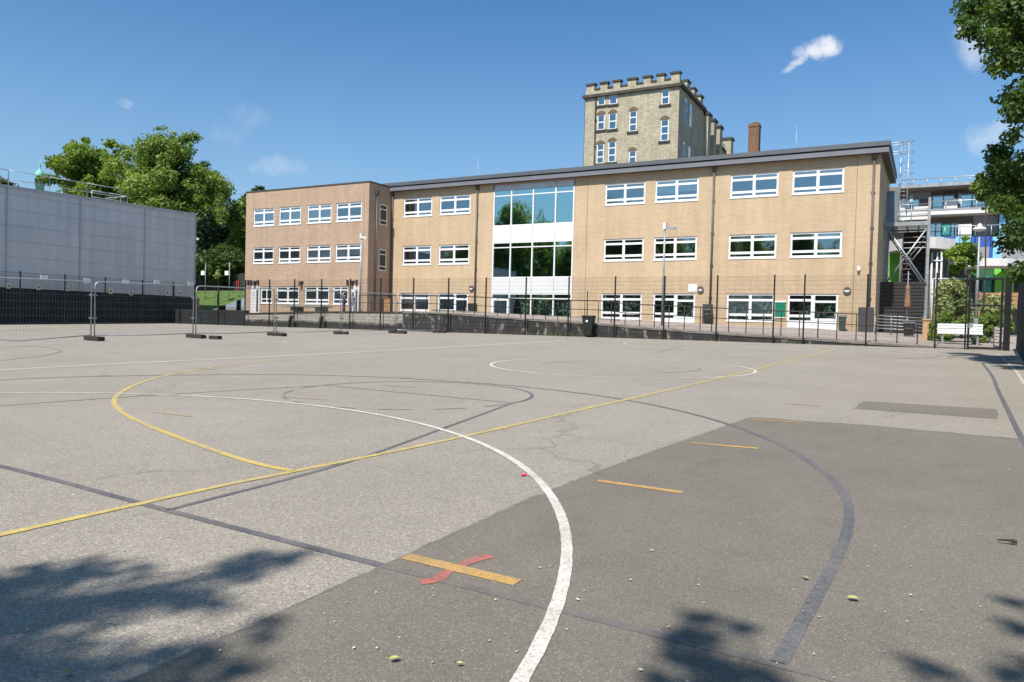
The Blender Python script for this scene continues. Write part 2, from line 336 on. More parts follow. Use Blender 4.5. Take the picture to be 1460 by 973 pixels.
# fair-weather clouds over the rest of the sky, where the windows look (behind the camera)
cl += [cloud((-.55, -.80, .22), .10, .035, .1, .8, 9, .75, 6.), cloud((.1, -.93, .35), .14, .05, .0, .7, 8, .8, 8.), cloud((-.8, -.5, .35), .12, .05, .2, .7, 8, .8, 12.)]
acc = cl[0]
for c in cl[1:]:
    n = N(nt, 'ShaderNodeMath', operation='MAXIMUM'); L(nt, acc, n.inputs[0]); L(nt, c, n.inputs[1]); acc = n.outputs[0]
sz = N(nt, 'ShaderNodeSeparateXYZ'); L(nt, tc.outputs['Generated'], sz.inputs[0])       # pale air low over the horizon
hz1 = N(nt, 'ShaderNodeMapRange'); hz1.inputs['From Min'].default_value = 0; hz1.inputs['From Max'].default_value = .42; hz1.inputs['To Min'].default_value = 1; hz1.inputs['To Max'].default_value = 0; L(nt, sz.outputs[2], hz1.inputs['Value'])
hz2 = N(nt, 'ShaderNodeMath', operation='POWER'); L(nt, hz1.outputs[0], hz2.inputs[0]); hz2.inputs[1].default_value = 1.5
skb = mixc(nt, mixc(nt, sky.outputs[0], (.57, 1.01, 1.33), 1, 'MULTIPLY'), (6.4, 7.8, 9.3), N_mul(nt, hz2.outputs[0], .46))
skc = mixc(nt, skb, (8.8, 9.0, 9.4), acc); L(nt, skc, bg.inputs[0])

sl = bpy.data.lights.new('sun', 'SUN'); sl.energy = 5.0; sl.angle = R(.53); sl.color = (1, .94, .86)
so = bpy.data.objects.new('sun', sl); COL.objects.link(so); so.rotation_euler = (-sdir).to_track_quat('-Z', 'Y').to_euler(); so.location = (0, -20, 40)
cam = bpy.data.cameras.new('camera'); cam.sensor_width = 36; cam.sensor_fit = 'HORIZONTAL'; cam.lens = F/W0*36; cam.clip_end = 3000; cam.clip_start = .05
co = bpy.data.objects.new('camera', cam); COL.objects.link(co); sc.camera = co
co.matrix_world = Matrix.Translation(EYE) @ Matrix((_r2, _u2, -_d)).transposed().to_4x4()
sc.view_settings.view_transform = 'Standard'; sc.view_settings.look = 'None'; sc.view_settings.exposure = .50; sc.view_settings.gamma = 1
sc.cycles.max_bounces = 6; sc.cycles.transparent_max_bounces = 16; sc.cycles.sample_clamp_indirect = 4; sc.cycles.use_denoising = True

# ------------------------------------------------------------------ ground and court
def struct(o): o['kind'] = 'structure'; return o
g = MB()
prof = [(-300, -2.2), (-60, -1.2), (-12, gz(-12)-.02), (35.0, gz(35.0)-.02), (35.6, .72), (70, 1.25), (140, 4), (1500, 8)]
for (y0, z0), (y1, z1) in zip(prof, prof[1:]): g.poly([(-1200, y0, z0-.03), (1200, y0, z0-.03), (1200, y1, z1-.03), (-1200, y1, z1-.03)])
struct(g.build('ground', M['soil']))
g = MB(); ys = [-14+i*3.5 for i in range(14)] + [35.0]
for y0, y1 in zip(ys, ys[1:]): g.poly([(-46.6, y0, gz(y0)), (9, y0, gz(y0)), (9, y1, gz(y1)), (-46.6, y1, gz(y1))])
struct(g.build('playground', M['asphalt']))
def sheet(name, pts, mat, lift, jag=.012, seg=.035):
    out = []
    for a, b in zip(pts, pts[1:]+pts[:1]):
        a, b = Vector(a), Vector(b); n = max(1, int((b-a).length/seg))
        d = (b-a).normalized(); q = Vector((-d.y, d.x))
        for i in range(n):
            p = a + (b-a)*i/n; k = noise.noise((p.x*3.1, p.y*3.1, .4)) + .8*noise.noise((p.x*11, p.y*11, 3.)) + .6*noise.noise((p.x*34, p.y*34, 6.)); p = p + q*k*jag; out.append((p.x, p.y, gz(p.y)+lift))
    m = MB(); m.poly(out); return struct(m.build(name, mat))
sheet('tarmac_patch', [(-2.34, -4), (-2.24, 1), (-2.21, 2.8), (-2.19, 4.4), (-2.06, 6.04), (-1.69, 9.25), (-.39, 9.37), (1.06, 9.19), (2.6, 9.05), (2.6, -4)], M['tarmac'], .0016, .022)
sheet('trench_patch', [(-.66, 10.93), (-.60, 12.02), (1.06, 12.08), (.97, 10.89)], M['tarmac'], .0016, .02)

def smooth_pts(pts, n=8):
    P = [Vector(p) for p in pts]; out = []
    for i in range(len(P)-1):
        p0, p1, p2, p3 = P[max(i-1, 0)], P[i], P[i+1], P[min(i+2, len(P)-1)]
        for k in range(n):
            t = k/n; out.append(.5*((2*p1) + (p2-p0)*t + (2*p0-5*p1+4*p2-p3)*t*t + (3*p1-p0-3*p2+p3)*t**3))
    return out + [P[-1]]
def stripe(m, pts, w, lift, jag=.0028):
    P0 = [Vector((p[0], p[1])) for p in pts]; P = []
    for a, b in zip(P0, P0[1:]):
        n = max(1, min(12, int((b-a).length/.03))) if a.y < 9 else 1; P += [a+(b-a)*i/n for i in range(n)]
    P.append(P0[-1]); Lp, Rp = [], []
    for i, p in enumerate(P):
        t = (P[min(i+1, len(P)-1)] - P[max(i-1, 0)]).normalized(); q = Vector((-t.y, t.x))
        j1 = jag*(noise.noise((p.x*9, p.y*9, 1.))+.8*noise.noise((p.x*31, p.y*31, 2.))); j2 = jag*(noise.noise((p.x*9, p.y*9, 7.))+.8*noise.noise((p.x*31, p.y*31, 5.)))
        a, b = p + q*(w/2+j1), p - q*(w/2+j2); Lp.append((a.x, a.y, gz(a.y)+lift)); Rp.append((b.x, b.y, gz(b.y)+lift))
    for i in range(len(P)-1): m.poly([Rp[i], Rp[i+1], Lp[i+1], Lp[i]])
def subdiv(a, b, step=.25):
    a, b = Vector(a[:2]), Vector(b[:2]); n = max(1, int((b-a).length/step)); return [a+(b-a)*i/n for i in range(n+1)]
def line(name, pts, w, mat, lift=.0034, smooth=True):
    P = [Vector((p[0], p[1])) for p in pts]
    P = smooth_pts(P, 10) if smooth and len(P) > 2 else [q for a, b in zip(P, P[1:]) for q in subdiv(a, b)]
    m = MB(); stripe(m, P, w, lift); return struct(m.build(name, mat))
def circle_pts(c, r, a0, a1, n=72): return [(c[0]+r*math.cos(a0+(a1-a0)*i/n), c[1]+r*math.sin(a0+(a1-a0)*i/n)) for i in range(n+1)]
line('yellow_side_line', [(-4.30, .6), (-4.24, 2.2), (-4.16, 3.5), (-4.08, 4.1), (-3.84, 6.14), (-3.56, 10.2), (-3.3, 14), (-2.9, 22), (-2.56, 30.4)], .064, M['yellow'], .0045)
line('yellow_goal_arc', [(-4.08, 4.12), (-4.74, 4.22), (-6.14, 4.65), (-7.23, 5.03), (-8.02, 5.37), (-8.94, 5.88), (-9.87, 6.6), (-10.96, 7.72), (-11.86, 9.0), (-12.75, 11.0), (-13.1, 13.2)], .066, M['yellow'], .0045)
line('white_goal_arc', circle_pts((-7.08, 1.0), 6.08, math.pi*1.05, -.15, 90), .060, M['white'], .0055, False)
line('white_centre_circle', circle_pts((-5.95, 16.3), 3.0, 0, 2*math.pi, 90), .06, M['white'], .0034, False)
m = MB()
for a0, a1 in ((2.3, 3.5), (-.75, .5)): stripe(m, circle_pts((-5.95, 16.3), 1.8, a0, a1, 24), .045, .0034)
struct(m.build('blue_centre_circle', M['blue_faint']))
line('white_far_line', [(-14.9, 5.5), (-14.75, 9.5), (-14.25, 13.5), (-13.9, 18), (-13.6, 24.5), (-13.5, 30)], .30, M['white_band'], .0034)
line('blue_base_line', [(-13, 3.25), (-9.5, 3.17), (-6.08, 3.08), (-3.93, 2.93), (-2.22, 2.83)], .055, M['blue'], .0034)
line('faded_blue_base_line', [(-2.215, 2.829), (-1.3, 2.785), (-.4, 2.74), (.2, 2.71)], .05, M['blue_tarmac'], .0034)
line('blue_key_line', [(-3.93, 2.93), (-3.97, 4.6), (-4.35, 6.8), (-4.71, 8.76)], .045, M['blue'], .0034)
line('blue_key_far_line', [(-10.0, 3.2), (-9.65, 4.88), (-9.17, 6.66), (-8.29, 9.0)], .045, M['blue_faint'], .0034)
line('blue_free_throw_line', [(-8.29, 9.02), (-4.71, 8.78)], .045, M['blue_faint'], .0034)
line('blue_free_throw_arc', circle_pts((-6.5, 8.9), 1.8, -.07, math.pi-.07, 40), .05, M['blue'], .0034, False)
m = MB()
for i in range(8):
    a = math.pi-.07 + (i+.2)*math.pi/8; stripe(m, circle_pts((-6.5, 8.9), 1.8, a, a+.24, 6), .05, .0034)
struct(m.build('blue_dashed_arc', M['blue_faint']))
line('blue_three_point_arc', [(-13.05, 4.0), (-12.9, 6.55), (-12.25, 7.97), (-10.6, 9.7), (-9.0, 10.55), (-6.9, 10.85), (-5.3, 10.7), (-3.64, 10.08), (-2.21, 8.97), (-1.17, 7.6), (-.61, 6.4), (-.38, 5.6), (-.30, 4.9), (-.30, 4.18), (-.34, 3.4), (-.38, 2.75)], .06, M['blue'], .0034)
line('blue_side_line', [(1.75, 24.5), (1.57, 19.35), (1.35, 15.4), (1.17, 11.9), (1.03, 9.07), (.95, 6.5)], .06, M['blue'], .0034)
line('white_side_line', [(2.62, 31), (2.59, 28.9), (2.23, 21.6), (1.94, 17.2), (1.7, 12)], .06, M['white_faint'], .0034)
line('white_far_goal_arc', [gnd(*q)[:2] for q in ((912, 487.2), (889.5, 489.4), (906, 493.3), (939, 496.2), (1000, 499.6), (1060, 501.6), (1140, 503.8), (1220, 504.8), (1290, 504.4), (1336, 502.2))], .07, M['white_faint'], .0034)
line('blue_far_mark', [gnd(*q)[:2] for q in ((1279, 511.3), (1325, 510.6), (1342, 506.6))], .06, M['blue_faint'], .0034)
line('blue_far_arc', [gnd(*q)[:2] for q in ((20, 494), (57, 495), (86, 500.5), (60, 508), (0, 514.5))], .06, M['blue_faint'], .0034)
line('blue_short_mark', [gnd(*q)[:2] for q in ((937, 503), (975, 492.5))], .05, M['blue_faint'], .0034, False)
line('white_corner_mark', [gnd(*q)[:2] for q in ((330, 489.5), (395, 489.6), (408, 487.4))], .06, M['white_faint'], .0034)
for nm, a, b, w, mt in (('amber_tick', (578, 794), (738, 832), .085, 'orange'), ('amber_tick', (852, 686), (973, 703), .065, 'orange'), ('amber_tick', (985, 632), (1081, 640), .06, 'orange'), ('amber_tick', (1068, 598), (1144, 603), .055, 'orange'),
      ('faded_amber_tick', (1117, 575.5), (1167, 579.3), .05, 'amber_faint'), ('faded_amber_tick', (222, 587.5), (270, 594), .06, 'amber_faint'), ('faded_amber_tick', (412, 566), (462, 570.3), .06, 'amber_faint'), ('faded_amber_tick', (545, 550), (592, 552.6), .06, 'amber_faint'), ('faded_amber_tick', (273, 524.3), (309, 527.2), .07, 'amber_faint'), ('faded_amber_tick', (142, 535), (163, 536.4), .06, 'amber_faint')):
    line(nm, [gnd(*a)[:2], gnd(*b)[:2]], w, M[mt], .0045, False)
m = MB(); stripe(m, [gnd(*q)[:2] for q in ((600, 831), (622, 829), (642, 814), (672, 801), (700, 794))], .062, .0042, .02)
struct(m.build('red_spray_mark', M['red']))

m = MB(); stripe(m, subdiv((-2.34, -1), (-2.24, 1)) + subdiv((-2.24, 1), (-2.21, 2.8)) + subdiv((-2.21, 2.8), (-2.19, 4.4)) + subdiv((-2.19, 4.4), (-2.06, 6.04)) + subdiv((-2.06, 6.04), (-1.69, 9.25)) + subdiv((-1.69, 9.25), (-.39, 9.37)) + subdiv((-.39, 9.37), (2.6, 9.05)), .014, .0024, .020)
struct(m.build('tarmac_seam', mat_paint('bitumen_seam', (.09, .082, .073), (.2, .18, .15), .9, .24, .55)))
# litter: pale petals and grit strewn over the tarmac
m = MB()
def scrap(x, y, s, lift=.009):
    a = rng.random()*6.28; k = rng.randint(4, 6); tilt = rng.uniform(-.3, .3)
    ex = rng.uniform(.45, 1)
    m.poly([(x+ex*s*rng.uniform(.6, 1.1)*math.cos(a+6.283*i/k), y+s*rng.uniform(.5, 1)*math.sin(a+6.283*i/k), gz(y)+lift+s*tilt*math.cos(6.283*i/k)) for i in range(k)])
for _ in range(260): scrap(rng.uniform(-2.2, 1.6), 1.6+10*rng.random()**1.6, .002+.006*rng.random()**2.5)
for _ in range(190): scrap(rng.gauss(.45, .5), 2.2+2.8*rng.random(), .002+.006*rng.random()**2)
for _ in range(330): scrap(rng.uniform(-14, 2), 2+22*rng.random()**1.5, rng.uniform(.004, .011))
for _ in range(34): scrap(rng.uniform(-2.4, .9), 1.7+2.2*rng.random()**1.4, rng.uniform(.007, .013))
for _ in range(26): scrap(rng.gauss(-2.9, .6), rng.uniform(1.5, 2.6), rng.uniform(.006, .011))
for _ in range(70): scrap(rng.gauss(-1.4, .6), rng.gauss(2.1, .3), .0018+.007*rng.random()**3)
tag(m.build('litter', M['petal']), 'pale petals and grit strewn over the tarmac', 'litter', kind='stuff')
def leaf_on_ground(px, py, s, mat, label, ang=0, name='fallen_leaf', cat='leaf'):
    p = gnd(px, py); b = MB(); o = Vector((p.x, p.y, gz(p.y)+.017)); e = Vector((math.cos(ang), math.sin(ang), 0)); q = Vector((-e.y, e.x, 0))
    mid = [o + e*s*t + Vector((0, 0, .05*s*math.sin((t+1)*1.5))) for t in (-1, -.5, 0, .5, 1)]
    for i in range(4):
        w0, w1 = [.55*s*math.sqrt(max(0, 1-t*t)) for t in (-1+.5*i, -.5+.5*i)]
        for sg in (1, -1): b.poly([mid[i], mid[i+1], mid[i+1]+q*sg*w1+Vector((0, 0, .25*w1)), mid[i]+q*sg*w0+Vector((0, 0, .25*w0))])
    b.tube([mid[4], mid[4]+e*s*.6+Vector((0, 0, .003))], .0012, 4)
    return tag(b.build(name, mat), label, cat)
leaf_on_ground(1216, 858, .026, M['leafdry'], 'pale yellow green leaf, largest on the dark tarmac by the blue curve', .2)
leaf_on_ground(1148, 828, .018, M['leafgrn'], 'small green leaf lying just left of the blue curve on dark tarmac', 2.6)
leaf_on_ground(562, 945, .020, M['leafdry'], 'crumpled yellow green leaf on the tarmac at the bottom edge, beyond tree shadow', 1.)
leaf_on_ground(655, 952, .012, M['leafdry'], 'tiny yellow leaf right of the crumpled leaf near the bottom edge', .3)
leaf_on_ground(95, 966, .020, M['leafgrn'], 'green leaf in the tree shadow at the lower left corner', .9)
b = MB(); p = gnd(1436, 777); b.tube([(p.x-.045, p.y, gz(p.y)+.02), (p.x, p.y+.004, gz(p.y)+.026), (p.x+.045, p.y, gz(p.y)+.022)], [.004, .007, .012], 6); b.tube([(p.x+.01, p.y, gz(p.y)+.026), (p.x+.03, p.y+.025, gz(p.y)+.03)], .004, 5)
tag(b.build('twig', M['twig']), 'short dark broken twig lying on the tarmac by the right edge', 'twig')
b = MB(); p = gnd(746, 679); b.lathe((p.x, p.y, gz(p.y)+.004), [(.012, 0), (.022, .006), (.02, .014), (.006, .02)], 9); b.tube([(p.x, p.y, gz(p.y)+.012), (p.x+.05, p.y+.01, gz(p.y)+.008)], .004, 5)
tag(b.build('shuttlecock_scrap', M['pink']), 'bright pink plastic scrap on the pale asphalt beside the white arc', 'plastic scrap')

# ------------------------------------------------------------------ terrace and retaining wall
YW = 34.95
WT = [(-39.3, 1.54), (-32.75, 1.74), (-29.4, 1.79), (-26.05, 1.82), (-23.63, 1.80), (-20.67, 1.68), (-18.1, 1.55), (-15.44, 1.46), (-13.16, 1.34), (-10.6, 1.20), (-8.05, 1.09), (-4.8, .98), (-2.67, .89), (-2.08, .87), (.83, .76), (3.4, .70), (9, .72)]
FB = [(-60, 1.5), (-44, 1.5), (-36, 1.75), (-30.6, 2.1), (-24.1, 1.95), (-18.5, 1.80), (-15.5, 1.70), (-10.7, 1.57), (-7.9, 1.50), (-4.5, 1.44), (-3.5, 1.34), (1, 1.25), (9, 1.25)]
def lerp(tab, x):
    if x <= tab[0][0]: return tab[0][1]
    for (a, za), (b, zb) in zip(tab, tab[1:]):
        if x <= b: return za + (zb-za)*(x-a)/(b-a)
    return tab[-1][1]
def tz(x, y):
    t = min(1, max(0, (y-35.3)/(46.5-35.3))); return lerp(WT, x)*(1-t) + lerp(FB, x)*t
m = MB(); xs = [-39.3+i*(48.3/60) for i in range(61)]; yy = [35.25, 38, 41, 44, 46.6, 52, 60, 80]
for x0, x1 in zip(xs, xs[1:]):
    for y0, y1 in zip(yy, yy[1:]): m.poly([(x0, y0, tz(x0, y0)), (x1, y0, tz(x1, y0)), (x1, y1, tz(x1, y1)), (x0, y1, tz(x0, y1))])
struct(m.build('terrace_pavement', M['paving']))
def wallstrip(xa, xb, mat, cmat, over, name, label, ch=.07):
    m = MB(); c = MB(); n = max(2, int((xb-xa)/.8)); z0 = gz(YW)-.06
    for i in range(n):
        a, b = xa+(xb-xa)*i/n, xa+(xb-xa)*(i+1)/n; ta, tb = lerp(WT, a), lerp(WT, b)
        m.hexa([(a, YW, z0), (b, YW, z0), (b, YW+.32, z0), (a, YW+.32, z0), (a, YW, ta-ch), (b, YW, tb-ch), (b, YW+.32, tb-ch), (a, YW+.32, ta-ch)])
        c.hexa([(a, YW-over, ta-ch), (b, YW-over, tb-ch), (b, YW+.36, tb-ch), (a, YW+.36, ta-ch), (a, YW-over, ta+.004), (b, YW-over, tb+.004), (b, YW+.36, tb+.004), (a, YW+.36, ta+.004)])
    e = empty(name, (xa, YW, z0), label, 'wall'); m.build('wall_face', mat, e); c.build('coping', cmat, e); return e
wallstrip(-39.3, -26.2, M['plaster'], M['darkcoping'], .05, 'plastered_retaining_wall', 'pale plastered retaining wall with blackened foot below the pinkish brick block')
wallstrip(-26.2, 3.2, M['blackwall'], M['coping'], .03, 'black_retaining_wall', 'long low black painted retaining wall with peeling patches along the playground edge', .09)
# kerb upstand of the ramp in front of the glazed bay
m = MB(); c = [(-30.8, 44.5), (-24.1, 44.5), (-18.5, 43.5), (-15.5, 42.0)]; top = [2.22, 1.98, 1.83, 1.72]
for i in range(3):
    a, b = c[i], c[i+1]; m.hexa([(a[0], a[1], 1.2), (b[0], b[1], 1.2), (b[0], b[1]+.2, 1.2), (a[0], a[1]+.2, 1.2), (a[0], a[1], top[i]-.02), (b[0], b[1], top[i+1]-.02), (b[0], b[1]+.2, top[i+1]-.02), (a[0], a[1]+.2, top[i]-.02)])
tag(m.build('ramp_kerb', M['coping']), 'low greyish kerb wall of the ramp in front of the glazed bay', 'kerb wall')

# ------------------------------------------------------------------ wall with openings, windows
def wall_y(m, xa, xb, za, zb, Y, holes, depth=.14, mw=0, mr=1, room=1.3):
    """a wall face in the plane y = Y (seen from -y) with real openings, reveals and dim rooms behind"""
    xs = sorted({xa, xb, *[h[0] for h in holes], *[h[1] for h in holes]}); zs = sorted({za, zb, *[h[2] for h in holes], *[h[3] for h in holes]})
    for x0, x1 in zip(xs, xs[1:]):
        for z0, z1 in zip(zs, zs[1:]):
            cx, cz = (x0+x1)/2, (z0+z1)/2
            if any(h[0] < cx < h[1] and h[2] < cz < h[3] for h in holes): continue
            m.poly([(x0, Y, z0), (x1, Y, z0), (x1, Y, z1), (x0, Y, z1)], mw)
    for x0, x1, z0, z1 in holes:
        d = Y+depth
        m.poly([(x0, Y, z1), (x1, Y, z1), (x1, d, z1), (x0, d, z1)], mw); m.poly([(x0, Y, z0), (x0, d, z0), (x1, d, z0), (x1, Y, z0)], mw)
        m.poly([(x0, Y, z0), (x0, Y, z1), (x0, d, z1), (x0, d, z0)], mw); m.poly([(x1, Y, z0), (x1, d, z0), (x1, d, z1), (x1, Y, z1)], mw)
        e = Y+depth+room
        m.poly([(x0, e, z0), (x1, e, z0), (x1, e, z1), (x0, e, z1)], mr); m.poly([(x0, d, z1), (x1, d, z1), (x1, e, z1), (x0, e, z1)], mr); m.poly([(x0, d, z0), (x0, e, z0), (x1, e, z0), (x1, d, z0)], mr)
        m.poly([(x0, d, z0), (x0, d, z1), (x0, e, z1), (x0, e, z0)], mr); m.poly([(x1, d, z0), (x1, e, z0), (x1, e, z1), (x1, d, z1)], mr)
def bars(m, x0, x1, z0, z1, Y, xb, zb, t, th=.07):
    """frame bars: outer rectangle plus bars at the given x and z lists of (position, width)"""
    X = [(x0+t/2, t), *xb, (x1-t/2, t)]
    for p, w in X: m.box(p-w/2, Y, z0, p+w/2, Y+th, z1)
    Z = [(z0+t/2, t), *zb, (z1-t/2, t)]
    for (pa, wa), (pb, wb) in zip(X, X[1:]):
        for p, w in Z: m.box(pa+wa/2, Y+.003, p-w/2, pb-wb/2, Y+th-.003, p+w/2)
def window(parent, x0, x1, z0, z1, Y, blind=0, style='three', sill=True, frame_mat='upvc'):
    f = MB(); H = z1-z0; Wd = x1-x0; t = .105; cx = (x0+x1)/2
    if style == 'three': bars(f, x0, x1, z0, z1, Y+.05, [(cx, .17)], [(z0+H*.225, .15), (z1-H*.235, .14)], t)
    elif style == 'sash': bars(f, x0, x1, z0, z1, Y+.05, [], [((z0+z1)/2, .12)], .11)
    elif style == 'sash3': bars(f, x0, x1, z0, z1, Y+.05, [], [(z0+H*.34, .12), (z0+H*.68, .12)], .11)
    elif style == 'two': bars(f, x0, x1, z0, z1, Y+.05, [(cx, .09)], [(z0+H*.26, .10), (z1-H*.2, .10)], t)
    elif style == 'narrow': bars(f, x0, x1, z0, z1, Y+.05, [], [(z0+H*.235, .12), (z1-H*.235, .10)], t)
    elif style == 'one': bars(f, x0, x1, z0, z1, Y+.05, [], [], .12)
    if sill: f.box(x0-.03, Y-.035, z0-.06, x1+.03, Y+.05, z0-.002)
    fo = f.build('window', M[frame_mat], parent)
    p = MB(); p.poly([(x0+.02, Y+.085, z0+.02), (x1-.02, Y+.085, z0+.02), (x1-.02, Y+.085, z1-.02), (x0+.02, Y+.085, z1-.02)]); p.build('pane', M['glass'], fo)
    if blind:
        bl = MB(); zb = z1-H*blind
        bl.box(x0+.09, Y+.16, zb, cx-.02, Y+.175, z1-.03); bl.box(cx+.02, Y+.16, zb+rng.uniform(-.1, .1)*(blind < .9), x1-.09, Y+.175, z1-.03)
        bl.build('blind', M['blind'], fo)
    return fo
def rect(px0, py0, px1, py1, Y):
    a, b = aty(px0, py0, Y), aty(px1, py1, Y); return [min(a.x, b.x), max(a.x, b.x), min(a.z, b.z), max(a.z, b.z)]

# ------------------------------------------------------------------ main school building
YF, XL, XR = 46.5, -36.1, -1.88
school = empty('school_building', (-19, YF, 1.3), 'long three storey buff brick school building with white windows and glazed central bay', 'building')
WX = [(575.3, 615.9), (626.8, 670.5), (862.2, 919.2), (933.5, 995), (1040.3, 1108.5), (1128.4, 1202)]
rows = [(9.35, 10.76), (5.63, 7.09)]
cols = []
for a, b in WX: cols.append((aty(a, 300, YF).x, aty(b, 300, YF).x))
holes = []; spec = []
blinds = {(0, 0): 0, (0, 1): 0, (0, 2): 0, (0, 3): .62, (0, 4): 0, (0, 5): 0, (1, 0): 0, (1, 1): 0, (1, 2): 0, (1, 3): 0, (1, 4): 0, (1, 5): 0}
for ri, (z0, z1) in enumerate(rows):
    for ci, (a, b) in enumerate(cols): holes.append((a, b, z0, z1)); spec.append((a, b, z0, z1, blinds[ri, ci] or rng.choice((0, .08, .12, .16, .3)), 'three'))
G1 = 3.47
def gx(px): return aty(px, 430, YF).x
# ground floor: plain windows and window-plus-door pairs
gwin = [(gx(570), gx(612), 1.75, .45), (gx(856.8), gx(915), 1.80, 0), (gx(1036), gx(1104), 1.80, .75)]
gdoor = [(gx(624), gx(648), gx(667)), (gx(931), gx(963), gx(991)), (gx(1123), gx(1159), gx(1195))]
for a, b, z, bl in gwin: holes.append((a, b, z, G1)); spec.append((a, b, z, G1, bl, 'three'))
for a, b, c in gdoor: holes.append((a, c, 1.28, G1))
XB0, XB1 = aty(702, 350, YF).x, aty(817.5, 350, YF).x
bay = (XB0, XB1, 1.3, 11.25)
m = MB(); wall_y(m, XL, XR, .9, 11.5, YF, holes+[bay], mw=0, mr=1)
YB2 = 63.5
# right gable wall with two narrow windows per upper floor, back wall, left wall
def wall_x(m, X, ya, yb, za, zb, holes, depth=-.14, mw=0, mr=1):
    ys = sorted({ya, yb, *[h[0] for h in holes], *[h[1] for h in holes]}); zs = sorted({za, zb, *[h[2] for h in holes], *[h[3] for h in holes]})
    for y0, y1 in zip(ys, ys[1:]):
        for z0, z1 in zip(zs, zs[1:]):
            if any(h[0] < (y0+y1)/2 < h[1] and h[2] < (z0+z1)/2 < h[3] for h in holes): continue
            m.poly([(X, y0, z0), (X, y1, z0), (X, y1, z1), (X, y0, z1)], mw)
    d = X+depth
    for y0, y1, z0, z1 in holes:
        m.poly([(X, y0, z1), (X, y1, z1), (d, y1, z1), (d, y0, z1)], mw); m.poly([(X, y0, z0), (X, y1, z0), (d, y1, z0), (d, y0, z0)], mw)
        m.poly([(X, y0, z0), (X, y0, z1), (d, y0, z1), (d, y0, z0)], mw); m.poly([(X, y1, z0), (X, y1, z1), (d, y1, z1), (d, y1, z0)], mw); m.poly([(d-.6 if depth < 0 else d+.6, y0-.3, z0-.3), (d-.6 if depth < 0 else d+.6, y1+.3, z0-.3), (d-.6 if depth < 0 else d+.6, y1+.3, z1+.3), (d-.6 if depth < 0 else d+.6, y0-.3, z1+.3)], mr)
rh = [(48.2, 49.2, z0, z1) for z0, z1 in rows] + [(51.2, 52.4, z0, z1) for z0, z1 in rows]
wall_x(m, XR, YF, YB2, .9, 11.5, rh)
def roofz(y): return 11.35 + (y-46.2)*.081
m.poly([(XR, YF, 11.5), (XR, YB2, 11.5), (XR, YB2, roofz(YB2)), (XR, YF, roofz(YF)+.1)])
wall_x(m, XL, YF, YB2, .9, 11.6, [], .14)
m.box(XL, YB2, .9, XR, YB2+.3, 12.5)
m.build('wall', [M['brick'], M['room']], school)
for a, b, z0, z1, bl, st in spec: window(school, a, b, z0, z1, YF, bl, st)
for y0, y1, z0, z1 in rh:
    f = MB()
    for yy_ in (y0, (y0+y1)/2-.03, y1-.06): f.box(XR-.11, yy_, z0, XR-.05, yy_+.06, z1)
    for zz in (z0, z0+.33, z1-.36, z1-.06): f.box(XR-.108, y0, zz, XR-.052, y1, zz+.06)
    fo = f.build('window', M['upvc'], school); p = MB(); p.poly([(XR-.08, y0, z0), (XR-.08, y1, z0), (XR-.08, y1, z1), (XR-.08, y0, z1)]); p.build('pane', M['glass'], fo)
# doors with side windows
for k, (a, b, c) in enumerate(gdoor):
    f = MB(); sd = .5
    bars(f, a, b-.002, 1.8, G1, YF+.05, [], [(1.8+.36, .15), (G1-.38, .14)], .105); f.box(a, YF+.05, 1.28, b-.01, YF+.09, 1.795)
    fo = f.build('window', M['upvc'], school); p = MB(); p.poly([(a+.02, YF+.085, 1.82), (b-.02, YF+.085, 1.82), (b-.02, YF+.085, G1-.02), (a+.02, YF+.085, G1-.02)]); p.build('pane', M['glass'], fo)
    f = MB(); bars(f, b+.002, c, 1.29, G1, YF+.045, [], [(1.95, .16), (G1-.46, .13)], .11); f.box(b+.11, YF+.06, 1.40, c-.11, YF+.10, 1.86)
    do = f.build('door', M['upvc'], school); p = MB(); p.poly([(b+.05, YF+.083, 1.35), (c-.05, YF+.083, 1.35), (c-.05, YF+.083, G1-.05), (b+.05, YF+.083, G1-.05)]); p.build('pane', M['glass'], do)
    h = MB(); h.tube([(c-.16, YF+.0, 2.0), (c-.16, YF+.0, 2.4)], .015, 6); h.build('handle', M['galv'], do)
# curtain wall bay
cw = MB(); Yc = YF+.02
bx = [XB0+.06] + [aty(p, 300, YF).x for p in (729, 760, 792)] + [XB1-.06]
Z = dict(b0=1.3, g0=1.75, g1=3.02, g2=3.40, s1=5.42, w1=7.78-.75, w2=7.55, s2=9.25-.34, u1=10.55, u2=10.98, top=11.25)
zlev = {k: aty(760, y, YF).z for k, y in dict(b=446, t0=426, g=419.5, sp0=395.5, m0=352, sp1=345, sp2=320, u=276.7, ut=269.3).items()}; zut = zlev['ut']
zb, zt0, zg, zs0, zm0, zs1, zs2, zu = (zlev[k] for k in ('b', 't0', 'g', 'sp0', 'm0', 'sp1', 'sp2', 'u'))
for x in bx: cw.box(x-.045, Yc-.03, 1.3, x+.045, Yc+.10, zut+.02)
for x0, x1 in zip(bx, bx[1:]):
    for z in (1.34, zt0, zg, zs0, zm0, zs1, zs2, zu): cw.box(x0+.045, Yc-.025, z-.035, x1-.045, Yc+.09, z+.035)
cwo = cw.build('curtain_wall_frame', M['upvc'], school)
for z0, z1 in ((zg, zs0), (zs1, zs2)):
    for x0, x1 in zip(bx, bx[1:]): sp = MB(); sp.box(x0+.012, Yc-.034, z0+.03, x1-.012, Yc+.05, z1-.03); sp.build('spandrel_panel', M['panelw'], cwo)
    for x in bx[1:-1]: sp = MB(); sp.box(x-.011, Yc-.038, z0+.03, x+.011, Yc-.0345, z1-.03); sp.build('panel_joint', M['galvdull'], cwo)
hpm = mat_plain('grey_head_panel', (.50, .52, .55), .4)
